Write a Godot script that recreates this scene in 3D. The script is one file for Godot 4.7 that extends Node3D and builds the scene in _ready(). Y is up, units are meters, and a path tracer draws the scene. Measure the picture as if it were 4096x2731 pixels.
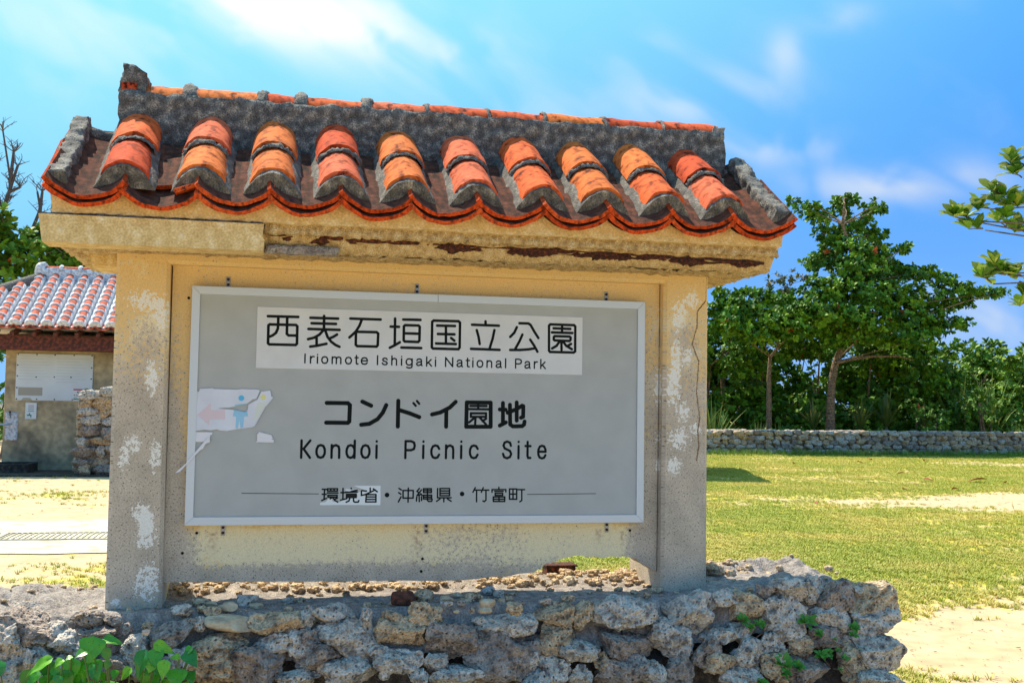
extends Node3D
# Roadside park sign: a tiled concrete sign wall on a coral-stone wall, lawn, hut and thicket behind.

class MB:
	var v := PackedVector3Array()
	var uv := PackedVector2Array()
	var col := PackedColorArray()
	var ix := PackedInt32Array()
	func add(p: Vector3, t := Vector2.ZERO) -> int:
		v.append(p); uv.append(t); return v.size() - 1
	func paint(c: Color) -> void:
		while col.size() < v.size(): col.append(c)
	func tri(a: int, b: int, c: int) -> void:
		ix.append(a); ix.append(b); ix.append(c)
	func quad(a: int, b: int, c: int, d: int) -> void:
		ix.append_array(PackedInt32Array([a, b, c, a, c, d]))
	# flat polygon face, turned to face away from "inside"
	func face(pts: Array, inside: Vector3, tf = null) -> void:
		var m := Vector3.ZERO
		for p in pts: m += p
		m /= pts.size()
		var n: Vector3 = (pts[2] - pts[0]).cross(pts[1] - pts[0])
		var q := pts
		if n.dot(m - inside) < 0.0:
			q = pts.duplicate(); q.reverse()
		var s := v.size()
		for p in q: add(p, tf.call(p) if tf != null else Vector2(p.x, -p.y))
		for k in range(1, q.size() - 1): tri(s, s + k, s + k + 1)
	func grid(nu: int, nv: int, f: Callable, flip := false, wrap := false) -> void:
		var s := v.size()
		for j in nv + 1:
			for i in nu + 1:
				add(f.call(float(i) / nu, float(j) / nv), Vector2(float(i) / nu, float(j) / nv))
		for j in nv:
			for i in nu:
				var a := s + j * (nu + 1) + i
				var b := a + 1
				if wrap and i == nu - 1: b = s + j * (nu + 1)
				var c := a + nu + 1
				var d := b + nu + 1
				if flip: quad(a, c, d, b)
				else: quad(a, b, d, c)
	func bevel_box(c: Vector3, s: Vector3, b: float, tf = null) -> void:
		var h := s * 0.5
		var pt := func(sx, sy, sz, k):
			var q := Vector3(sx * h.x, sy * h.y, sz * h.z)
			if k != 0: q.x -= sx * b
			if k != 1: q.y -= sy * b
			if k != 2: q.z -= sz * b
			return c + q
		var sg := [[-1, -1], [1, -1], [1, 1], [-1, 1]]
		for e in [-1, 1]:
			var f0 := []; var f1 := []; var f2 := []
			for g in sg:
				f0.append(pt.call(e, g[0], g[1], 0)); f1.append(pt.call(g[0], e, g[1], 1)); f2.append(pt.call(g[0], g[1], e, 2))
			face(f0, c, tf); face(f1, c, tf); face(f2, c, tf)
		for g in sg:
			face([pt.call(-1, g[0], g[1], 1), pt.call(1, g[0], g[1], 1), pt.call(1, g[0], g[1], 2), pt.call(-1, g[0], g[1], 2)], c, tf)
			face([pt.call(g[0], -1, g[1], 0), pt.call(g[0], 1, g[1], 0), pt.call(g[0], 1, g[1], 2), pt.call(g[0], -1, g[1], 2)], c, tf)
			face([pt.call(g[0], g[1], -1, 0), pt.call(g[0], g[1], 1, 0), pt.call(g[0], g[1], 1, 1), pt.call(g[0], g[1], -1, 1)], c, tf)
			for e in [-1, 1]: face([pt.call(g[0], g[1], e, 0), pt.call(g[0], g[1], e, 1), pt.call(g[0], g[1], e, 2)], c, tf)
	# polygon in x, y pushed from z0 back to z1
	func prism(poly: PackedVector2Array, z0: float, z1: float, tf = null) -> void:
		var t := Geometry2D.triangulate_polygon(poly)
		var mid := (z0 + z1) / 2
		for k in range(0, t.size(), 3):
			for z in [z0, z1]:
				var a := []
				for m in 3: a.append(Vector3(poly[t[k + m]].x, poly[t[k + m]].y, z))
				face(a, Vector3(a[0].x, a[0].y, mid), tf)
		var cw := Geometry2D.is_polygon_clockwise(poly)
		for k in poly.size():
			var p := poly[k]; var q := poly[(k + 1) % poly.size()]
			var n := (q - p).orthogonal() * (1.0 if cw else -1.0)
			var m2 := (p + q) / 2 - n.normalized() * 0.001
			face([Vector3(p.x, p.y, z0), Vector3(q.x, q.y, z0), Vector3(q.x, q.y, z1), Vector3(p.x, p.y, z1)], Vector3(m2.x, m2.y, mid), tf)
	func tube(pts: Array, rad: Array, sides := 8) -> void:
		var s := v.size()
		var up := Vector3(0.31, 0.17, 0.93).normalized()
		for k in pts.size():
			var d: Vector3 = (pts[mini(k + 1, pts.size() - 1)] - pts[maxi(k - 1, 0)]).normalized()
			var x := d.cross(up).normalized(); var y := x.cross(d).normalized()
			for i in sides:
				var a := TAU * i / sides
				add(pts[k] + (x * cos(a) + y * sin(a)) * rad[k], Vector2(float(i) / sides, k))
		for k in pts.size() - 1:
			for i in sides:
				var a := s + k * sides + i; var b := s + k * sides + (i + 1) % sides
				quad(a, b, b + sides, a + sides)
		for e in [0, pts.size() - 1]:
			var c := add(pts[e])
			for i in sides:
				var a = s + e * sides + i; var b = s + e * sides + (i + 1) % sides
				if e == 0: tri(c, b, a)
				else: tri(c, a, b)
	func done(onto: ArrayMesh = null) -> ArrayMesh:
		var n := PackedVector3Array(); n.resize(v.size())
		for k in range(0, ix.size(), 3):
			var a := v[ix[k]]; var f := (v[ix[k + 2]] - a).cross(v[ix[k + 1]] - a)
			n[ix[k]] += f; n[ix[k + 1]] += f; n[ix[k + 2]] += f
		for k in n.size(): n[k] = n[k].normalized() if n[k].length_squared() > 0 else Vector3.UP
		var arr := []; arr.resize(Mesh.ARRAY_MAX)
		arr[Mesh.ARRAY_VERTEX] = v; arr[Mesh.ARRAY_NORMAL] = n; arr[Mesh.ARRAY_TEX_UV] = uv; arr[Mesh.ARRAY_INDEX] = ix
		if col.size() == v.size(): arr[Mesh.ARRAY_COLOR] = col
		var m := ArrayMesh.new() if onto == null else onto; m.add_surface_from_arrays(Mesh.PRIMITIVE_TRIANGLES, arr)
		return m

var rng := RandomNumberGenerator.new()
var M := {}
var used := {}
var T0 := 0
func stamp(what: String) -> void:
	print(what, " ", Time.get_ticks_msec() - T0)
func R(a: float, b: float) -> float: return rng.randf_range(a, b)
func numbered(called: String) -> String:
	used[called] = used.get(called, -1) + 1
	return called if used[called] == 0 else "%s_%03d" % [called, used[called]]
func tag(o: Node3D, label: String, category: String, group := "") -> Node3D:
	o.set_meta("label", label); o.set_meta("category", category)
	if group: o.set_meta("group", group)
	return o
func thing(called: String, label: String, category: String, at := Vector3.ZERO, group := "") -> Node3D:
	var o := Node3D.new(); o.name = numbered(called); add_child(o, true); o.position = at
	return tag(o, label, category, group)
func part(called: String, mesh: Mesh, m: Material, parent: Node3D, at := Transform3D.IDENTITY) -> MeshInstance3D:
	var o := MeshInstance3D.new(); o.name = numbered(called) if parent == self else called
	o.mesh = mesh; o.material_override = m; o.transform = at; o.cast_shadow = GeometryInstance3D.SHADOW_CASTING_SETTING_ON
	parent.add_child(o, true); return o
func many(called: String, mesh: Mesh, m: Material, parent: Node3D, xs: Array, cols: Array = []) -> MultiMeshInstance3D:
	var mm := MultiMesh.new(); mm.transform_format = MultiMesh.TRANSFORM_3D; mm.use_colors = cols.size() > 0; mm.mesh = mesh; mm.instance_count = xs.size()
	for k in xs.size():
		mm.set_instance_transform(k, xs[k])
		if cols: mm.set_instance_color(k, cols[k])
	var o := MultiMeshInstance3D.new(); o.name = numbered(called) if parent == self else called
	o.multimesh = mm; o.material_override = m; parent.add_child(o, true); o.set_meta("kind", "stuff"); return o
func structure(o: Node3D) -> Node3D:
	o.set_meta("kind", "structure"); return o
func noise(s: int, freq: float, oct := 4, kind := FastNoiseLite.TYPE_SIMPLEX_SMOOTH) -> FastNoiseLite:
	var n := FastNoiseLite.new(); n.seed = s; n.frequency = freq; n.noise_type = kind; n.fractal_octaves = oct
	n.fractal_type = FastNoiseLite.FRACTAL_FBM if oct > 1 else FastNoiseLite.FRACTAL_NONE
	if kind == FastNoiseLite.TYPE_CELLULAR:
		n.cellular_return_type = FastNoiseLite.RETURN_DISTANCE
	return n
func bytes(n: FastNoiseLite, w: int, h: int, seam := true) -> PackedByteArray:
	var im := n.get_seamless_image(w, h) if seam else n.get_image(w, h)
	im.convert(Image.FORMAT_L8); return im.get_data()
func C(r: int, g: int, b: int) -> Color: return Color8(r, g, b)
func ramp(stops: Array, t: float) -> Color:
	if t <= stops[0][0]: return stops[0][1]
	for k in range(1, stops.size()):
		if t <= stops[k][0]:
			return (stops[k - 1][1] as Color).lerp(stops[k][1], (t - stops[k - 1][0]) / (stops[k][0] - stops[k - 1][0]))
	return stops[-1][1]
func plain(c: Color, rough := 0.8, metal := 0.0) -> StandardMaterial3D:
	var m := StandardMaterial3D.new(); m.albedo_color = c; m.roughness = rough; m.metallic = metal; m.cull_mode = BaseMaterial3D.CULL_DISABLED; return m
# triplanar material: broad tone (stops over coarse noise), fine grain, dark specks, relief in cm
func grained(s: int, metres: float, stops: Array, fine: float, specks: Array, relief: float, rough := 0.9, coarse_f := 0.012, world := true, w := 320) -> StandardMaterial3D:
	var a := bytes(noise(s, coarse_f * 512.0 / w, 4), w, w); var b := bytes(noise(s + 1, 0.09 * 400.0 / w, 3), w, w); var c := bytes(noise(s + 2, 0.036 * 512.0 / w, 2, FastNoiseLite.TYPE_CELLULAR), w, w)
	var lut := []
	for k in 256: lut.append(ramp(stops, k / 255.0))
	var out := PackedByteArray(); out.resize(w * w * 3); var hh := PackedByteArray(); hh.resize(w * w)
	var thr: float = specks[0] if specks else -1.0
	var sc: Color = specks[1] if specks else Color.BLACK
	for k in w * w:
		var col: Color = lut[a[k]]
		var f := 1.0 + (b[k] / 255.0 - 0.5) * fine
		var pit := 0.0
		if thr >= 0.0 and c[k] < thr * (0.4 + b[k] / 160.0):
			pit = clampf(1.0 - c[k] / maxf(thr, 1.0), 0.0, 1.0); col = col.lerp(sc, minf(1.0, pit * 1.6))
		out[k * 3] = clampi(int(col.r8 * f), 0, 255); out[k * 3 + 1] = clampi(int(col.g8 * f), 0, 255); out[k * 3 + 2] = clampi(int(col.b8 * f), 0, 255)
		hh[k] = clampi(int(b[k] * 0.55 + a[k] * 0.35 + 20 - pit * 120.0), 0, 255)
	var m := plain(Color.WHITE, rough)
	m.albedo_texture = ImageTexture.create_from_image(Image.create_from_data(w, w, false, Image.FORMAT_RGB8, out))
	m.uv1_triplanar = true; m.uv1_world_triplanar = world; m.uv1_scale = Vector3.ONE / metres
	if relief > 0.0:
		m.heightmap_enabled = true; m.heightmap_scale = relief
		m.heightmap_texture = ImageTexture.create_from_image(Image.create_from_data(w, w, false, Image.FORMAT_L8, hh))
	return m
func tinted(m: StandardMaterial3D, c: Color) -> StandardMaterial3D:
	var d: StandardMaterial3D = m.duplicate(); d.albedo_color = c; return d
func pts(s: String) -> PackedVector2Array:
	var o := PackedVector2Array()
	for t in s.split(" ", false):
		var q := t.split(","); o.append(Vector2(float(q[0]), float(q[1])))
	return o

# ---- rocks -------------------------------------------------------------
# a cube-sphere swollen to half-size h, cut by random planes, worn by noise and pitted like old coral
func rock(s: int, h: Vector3, n: int, rough := 0.13, pit := 0.10, box := 3.2, cuts := 5) -> ArrayMesh:
	var r := RandomNumberGenerator.new(); r.seed = s
	var mn := minf(h.x, minf(h.y, h.z))
	var big := noise(s, 1.1 / maxf(h.x, h.y), 4); var cel := noise(s + 7, maxf(26.0, 0.9 / mn), 1, FastNoiseLite.TYPE_CELLULAR); var fin := noise(s + 3, 2.4 / mn, 4)
	var pl := []
	for k in cuts:
		var d := Vector3(r.randf_range(-1, 1), r.randf_range(-1, 1), r.randf_range(-1, 1)).normalized()
		pl.append([d, r.randf_range(0.62, 0.92)])
	var mb := MB.new(); var ids := {}
	var f := func(p: Vector3) -> int:
		var key := Vector3i((p * 1000.0).round())
		if ids.has(key): return ids[key]
		var d := p.normalized()
		var k := pow(pow(absf(d.x), box) + pow(absf(d.y), box) + pow(absf(d.z), box), -1.0 / box)
		var q := d * k
		for c in pl:
			var e: float = q.dot(c[0]) - c[1]
			if e > 0: q -= c[0] * e
		var w := q * h
		var cv := cel.get_noise_3dv(w)
		var pv := clampf((-cv - 0.55) * 3.0, 0.0, 1.0) * clampf(big.get_noise_3dv(w * 2.3) * 3.0 + 0.75, 0.0, 1.0)
		var sc := 1.0 + big.get_noise_3dv(w) * rough * 2.0
		w = w * sc + d * mn * (fin.get_noise_3dv(w) * rough * 0.85 - pv * minf(pit * 1.6, 0.016 / mn))
		ids[key] = mb.add(w); return ids[key]
	var ax := [Vector3.RIGHT, Vector3.UP, Vector3.BACK]
	for a in 3:
		for sg in [-1.0, 1.0]:
			var nrm: Vector3 = ax[a] * sg; var u: Vector3 = ax[(a + 1) % 3]; var w: Vector3 = ax[(a + 2) % 3]
			for j in n:
				for i in n:
					var q := []
					for e in [[0, 0], [1, 0], [1, 1], [0, 1]]:
						var x := tan((float(i + e[0]) / n * 2 - 1) * PI / 4); var y := tan((float(j + e[1]) / n * 2 - 1) * PI / 4)
						q.append(f.call(nrm + u * x + w * y))
					if sg < 0: mb.quad(q[0], q[1], q[2], q[3])
					else: mb.quad(q[0], q[3], q[2], q[1])
	return mb.done()
# a box whose skin is shaken by noise; all faces share their edge vertices
func rough_box(c: Vector3, s: Vector3, cell: float, amp: float, sd: int, freq := 9.0, shape = null) -> ArrayMesh:
	var nz := noise(sd, freq, 4); var nz2 := noise(sd + 5, freq, 4); var mb := MB.new(); var ids := {}
	var f := func(p: Vector3) -> int:
		var key := Vector3i((p * 2000.0).round())
		if ids.has(key): return ids[key]
		var d := Vector3(nz.get_noise_3dv(p), nz2.get_noise_3dv(p), nz.get_noise_3dv(p + Vector3(9, 4, 2)))
		var w := p + d * amp
		if shape != null: w = shape.call(w)
		ids[key] = mb.add(w); return ids[key]
	var h := s * 0.5
	for a in 3:
		var ua := (a + 1) % 3; var wa := (a + 2) % 3
		var nu := maxi(1, int(round(s[ua] / cell))); var nw := maxi(1, int(round(s[wa] / cell)))
		for sg in [-1.0, 1.0]:
			for j in nw:
				for i in nu:
					var q := []
					for e in [[0, 0], [1, 0], [1, 1], [0, 1]]:
						var p := c; p[a] += sg * h[a]; p[ua] += (float(i + e[0]) / nu * 2 - 1) * h[ua]; p[wa] += (float(j + e[1]) / nw * 2 - 1) * h[wa]
						q.append(f.call(p))
					if sg < 0: mb.quad(q[0], q[1], q[2], q[3])
					else: mb.quad(q[0], q[3], q[2], q[1])
	return mb.done()

const PLATE_STROKES := "283,793.7 397,794.4; 321.9,789.8 322.1,761.1 321.1,746.8 314.6,730.8 302.3,720.5 291.9,715.6; 355.5,790.8 355.8,727.7 362.4,722.2 390.5,722.4; 285.9,758.6 290.6,762.4 389.4,763.1 394.6,758.1 394.9,691.5 390,686.2 291.6,685.9 285.9,690 285.9,758.6; 443.6,792.7 549.4,792.6; 448.4,771.6 541.7,771.8; 437.1,749.3 556.2,749.1; 495.6,801 496.4,746.2; 494.4,746.1 479.3,728.4 459.7,716.3 436.7,709.9; 469.1,715.1 469.8,686.3; 445.9,681.4 469,684.9 507.1,694; 501.6,744.9 510.7,720.6 525.4,702.2 542.8,689.7 557.2,683.7; 519.4,715.1 533.4,721.8 546.9,730.9; 596.7,794.4 714.5,794.3; 640.8,791.1 632.7,767.6 618.8,743.9 594.9,720.9; 626,743.6 699.6,744.3 706.1,739.2 705.4,694 700.9,688.1 625.9,687.9 620,693.2 619.7,741.1; 771.1,799.6 771.8,697.2; 754.3,767.8 787,767.9; 752.6,684.8 771.9,695.2 791.5,707.4; 803.4,797.1 871.5,797.7; 811.1,775 864,775.2 869.1,770.3 868.7,716 863.8,710.5 811,710.9 806.5,715.7 806.3,770.5 811.1,775; 808.9,743 867.6,742.9; 798.3,686.8 876.6,686.8; 923.8,796.7 1023.5,797.1 1029.6,791.4 1029.8,693.7 1024.9,686.2 923,686.3 918.5,690.8 918,791.5 923.8,796.7; 938.1,777.4 1009.5,777.8; 941.7,744.2 1008,744.6; 935.3,706.6 1014.1,706.3; 973.2,776.4 974.5,707; 994.9,729.7 1007.9,719.8; 1132.6,799.9 1133.4,787.1; 1078.3,784.9 1187.3,784.3; 1097.6,763.8 1105.6,737.3 1110.5,709.2; 1169.4,765.9 1163,732.9 1151.5,693.9; 1075.7,689 1191.5,687.8; 1261.1,780.5 1250.7,757.8 1234.5,740.9; 1271.6,796.7 1308.3,797 1317.6,791.2 1333.4,764.7 1350.6,739.6; 1284.4,751.3 1272.6,724 1256.2,693.7; 1235,688.6 1276.2,689.7 1309.8,692.7 1334.3,697.2; 1316.9,731.8 1334.1,707.7 1347.4,684.6; 1399.3,796.1 1498.8,795.8 1504.2,790.8 1504.7,689.5 1498.5,684.8 1399.8,684.7 1395.4,689.7 1394.1,790.5 1399.3,796.1; 1413.4,780.6 1483.4,780.2; 1406.8,763.8 1492.3,763.8; 1449,787.7 1448.7,765; 1418.5,749 1480.6,749 1485.4,744.9 1484.9,735.8 1480.9,731.2 1418.7,731.9 1414.6,735.4 1414.8,745.3 1418.5,749; 1446.6,730.2 1447.7,694.1; 1438.9,728.5 1426.7,710.1 1408.3,699.1; 1452.9,728.9 1467.1,711.2 1490.6,698.2; 1473.3,711.3 1487.2,719.3"
const KONDOI_STROKES := "514.2,465 594.7,465.3 603,457.8 602.2,394.5 596.5,389.1 513.9,389; 650.8,472.1 685.1,456.8; 744,459.9 731,430.2 711.1,404.9 679.9,386.4 648.4,382.4; 790.6,477.5 790.9,377.3; 799.2,440.2 838.4,428.5 874.5,414.8; 1018.1,477 995.2,454.5 958.3,434.7 925.1,426; 981.5,440.5 981.7,378.5; 1209.2,475.4 1210.4,392.6; 1196.7,449.6 1220.5,449; 1197.7,385.5 1222.2,398.3; 1237.8,468.8 1240,390.7 1251,382.9 1289.3,384.2 1297.3,391.3 1298.6,403; 1265.4,478.6 1266.5,406.3; 1228.8,437 1264.4,451.5 1288.1,465.9 1292.9,463.6 1292.6,421.6 1284,417.7; 1062.7,475.4 1159.3,476 1160.8,380.5 1062,379.4 1062.7,475.4"
const KONDOI_FINE := "850.4,469.3 859.4,459.4; 864.1,477.8 873,467.4; 1077,461.8 1143,462.3; 1070.2,449.2 1150.3,449.4; 1108.8,470.1 1109.2,450.7; 1079.8,432.7 1141.1,433.5 1141.3,419.6 1080.1,418.8 1079.8,432.7; 1098.9,416.7 1098,387.6; 1094.2,414.4 1073.4,396.6; 1115.4,417 1141.8,389.5; 1127.4,402.3 1142.3,412.7"
const SMALL_STROKES := "505.3,133.3 520.8,132.9; 514.1,133.3 512.8,95.4; 505.7,114.4 520.1,113.9; 504.1,90.5 521.6,98.7; 525.1,135.5 562.9,135.5 563.1,127 525.4,127.1 525.1,135.5; 537.3,135.5 537.6,127; 550.2,135.5 550.4,127; 524.4,119.5 564.9,119.4; 527.3,110.5 562.4,110.5 562.1,103.1 527.5,103.6 527.3,110.5; 545.9,102 554,90.9 565.2,84.6; 553.9,95.3 563.8,100.2; 543.7,102 536.1,97.1; 584.1,136.6 584.6,95.3; 576.6,120.5 594.5,121; 576.2,91.9 599.5,97.5; 615.3,137.7 615.8,135.5; 594.4,122.1 639.2,123.2; 615.6,125.2 638.3,130.1; 598,114.2 634.9,114.2 635.2,101.9 598.3,101.9 598,114.2; 598.1,108.2 635,108.1; 611.7,100.8 607.5,88.5 597.6,84; 625.1,100.8 625.9,87.3 631.1,83.9 643.4,84.4 646.2,90.2; 688.7,137.7 689,123.1; 700.7,135 716.3,123.8; 654.8,126.5 655.2,109.7 669.7,113 687.5,120.9 707.6,131; 657,128.3 673.9,126.5; 674.2,113 711.4,113 712,84.8 672.6,84.9 674.2,113; 674.4,104 711.6,104; 674.6,94.4 711.8,94.3; 800.4,136.6 809.6,130.9; 799.6,120.1 808.2,114.4; 809.1,103.8 799.2,84.6; 816.5,128.6 856.5,128.6 856.4,99.2 817.1,99.2 816.5,128.6; 836.9,137.7 836.9,83.8; 880.4,136.5 871,125.2 880.3,119.1; 888.6,130.9 871.8,109.3 885.5,112.7; 886.6,116.1 891.3,109.3; 879.8,109.3 881,85.5; 870.8,103.7 869.9,87.8; 889.1,103.6 890.1,90; 896.5,135.4 927.6,135.4 927.9,120.6 896.8,120.6 896.5,135.4; 896.7,128.1 927.7,128.1; 897,110.4 929.2,110.4 929.5,95.6 897.3,95.7 897,110.4; 897.2,102.9 929.4,102.9; 912.2,135.4 913,90 918.2,85.9 929.7,86.5 931.9,93.3; 961.8,136.2 999.7,136.2 1000.3,108.2 962.4,108.3 961.8,136.2; 962,126.9 999.9,126.9; 962.2,117.6 1000.1,117.5; 952.4,136.2 952.4,100.2 1006.7,100.1; 977.7,100.2 977.9,84.6; 962.6,95.8 949.5,86.6; 992.3,95.8 1007,86.4; 1102.7,139.3 1093.5,121.8; 1097.8,129.9 1125.3,129.9; 1108,128.7 1108.8,84.3; 1134.7,139.3 1127.3,121.8; 1131.7,129.9 1157.4,129.9; 1145.8,128.6 1146.4,90.4 1140.1,84.8 1134.3,87.3; 1197.7,140.5 1197.8,134.3; 1170.3,121.7 1170.2,131.8 1226.3,131.7 1226.4,122.9; 1181.2,124.8 1215.4,124.8; 1183.3,117.3 1213.6,117.3 1213.7,109.1 1183.4,109.2 1183.3,117.3; 1175.8,102.9 1222.2,102.8 1222.5,85.2 1176.1,85.3 1175.8,102.9; 1175.9,94.1 1222.3,94; 1199,102.9 1199.3,85.3; 1241.1,134.2 1270.3,134.2 1270.9,93.9 1241.7,94 1241.1,134.2; 1255.4,134.2 1256,93.9; 1241.4,114.1 1270.6,114.1; 1275.6,131.7 1302.9,131.7; 1291.2,131.7 1291.8,88.8 1284,83.8"
const DOTS := "754.4,111.3; 1050.2,115"
const RULES := "204.7,118.5 491.9,115.7; 1314.2,112.7 1598.2,115.5"
const PLATE_TEXT := "I 426.9 426.9 618.4 25.2; r 448.1 461.6 618.3 25.3; i 474.4 474.4 618.3 25.3; o 491.1 513.2 618.3 25.3; m 530.8 563.9 618.25 25.3; o 582.2 604.5 618.2 25.4; t 618.8 630.3 618.2 25.4; e 643.3 666.3 618.15 25.4; I 705.9 705.9 618.1 25.6; s 725 744.4 618.1 25.6; h 761.9 780.2 618.05 25.6; i 800 800 618 25.7; g 818.2 841.6 618 25.7; a 859.2 880.9 618 25.7; k 899.2 918.4 617 25.8; i 934.3 934.3 617 25.8; N 974.6 1002.9 617.05 25.9; a 1020.1 1042.2 617.1 25.9; t 1057.2 1070 617.1 26; i 1084.1 1084.1 617.1 26.1; o 1101.5 1124.1 617.15 26.1; n 1141.6 1160.3 617.2 26.1; a 1178.4 1199.6 617.2 26.1; l 1217.2 1217.2 617.2 26.2; P 1258.3 1281.8 617.3 26.2; a 1296.1 1317.9 617.3 26.3; r 1335.4 1347.7 617.3 26.4; k 1362.1 1380.9 617.4 26.3"
const KONDOI_TEXT := "K 422.2 455.2 253.95 48.2; o 479.5 511.4 254.15 48.3; n 537.2 566.2 254.25 48.4; d 594.3 625.2 254.4 48.5; o 651.3 682.8 254.55 48.7; i 709.9 709.9 254.7 48.8; P 822.7 858.9 254.95 49.1; i 892.9 892.9 255.1 49.3; c 924.7 955.7 255.25 49.3; n 983 1011.9 255.35 49.5; i 1043.6 1043.6 255.5 49.6; c 1078.6 1109.6 255.65 49.7; S 1212.5 1245.8 255.95 50; i 1275.8 1275.8 256.1 50.1; t 1304 1324.6 256.15 50.3; e 1356.8 1387.1 256.3 50.3"
const POLY_PLATE := "243.1,829.5 241.9,594.2 1533.8,829 1536.4,593.6"
const POLY_STICK := "625.2,146.7 728.7,146.7 729.6,72.4 497.9,73.2 498.8,82.5 517.5,84.7 532.7,99.4 541.6,98.7 546.3,86.4 574.2,84.6 580.7,91.9 598.3,101.9 640.7,104.1 638.1,118.7 652.5,126.5 676.1,127.6"
const POLY_STICK2 := "593,134.4 624.4,132.1 640,135.5 633.4,128.8 611.1,125.4 594.3,127.7"
const POLY_PAPER := "25.2,499.8 36.9,500 39.2,510.4 86.2,515 90.2,511.3 120.5,510.8 154.8,510.8 173.3,510.1 194.4,513.2 221,512.6 244.9,512.5 258.3,510 260,506.7 248.6,476.5 235.3,474.9 212,455.5 156.7,443.8 117.4,439.1 108.2,437.6 157,434.8 180.9,430.5 208.8,425.5 217.9,435.1 218.6,454.2 251.9,473.3 266.5,504.1 299,509.6 304.4,485.6 311.7,484.4 298.4,463.6 282.8,445.6 263.8,408.5 246.1,374.3 233.1,367.3 172.4,358.5 143.6,352.8 117.2,355.2 106.6,359.2 83.2,355.4 59.6,357.3 27.2,351.6 27.2,392 26.1,445.9"
const POLY_ARROW := "33.1,413.6 81.3,458.9 81.6,431.8 134.7,432.6 135.2,396 79.3,396.7 76.9,373.2"
const POLY_BLUEBODY := "163,409.9 169.7,453.5 211.8,459.5 219.9,410.7 205.4,407.8 202.6,367 193.4,362.8 188.6,394 182.9,361.3 174.9,364 175,407.4"
const POLY_BLUEHEAD := "192.7,478.3 203.3,478.5"
const POLY_YELHEAD := "273.8,482.9 284.4,483.1"
const POLY_YELBODY := "251.7,461.5 288.9,466.2 284,449.7 248.3,393.3 241.5,397.3"
const POLY_PIECE := "28.6,348.4 91.2,348.2 88.9,338.7 82.7,337.3 82.4,311.7 63.8,304.9 59.7,311.5 29.7,311.8"
const POLY_RIBBON := "78.7,331.9 53.4,303.4 25.9,267 -4,229.3 -26.6,207.8 -41.6,191.8 -22.5,200.6 -10.8,214 15.5,243.6 47.6,279.7 57.9,286 66.5,303.5 82.4,311.7"
const POLY_PIECE2 := "262.8,351.3 286.9,344.8 308.4,339.5 314.1,327.3 308.9,323.2 317.7,321.9 317.2,311 249.2,311.8 255.7,317.3 255.1,340.4"
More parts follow.
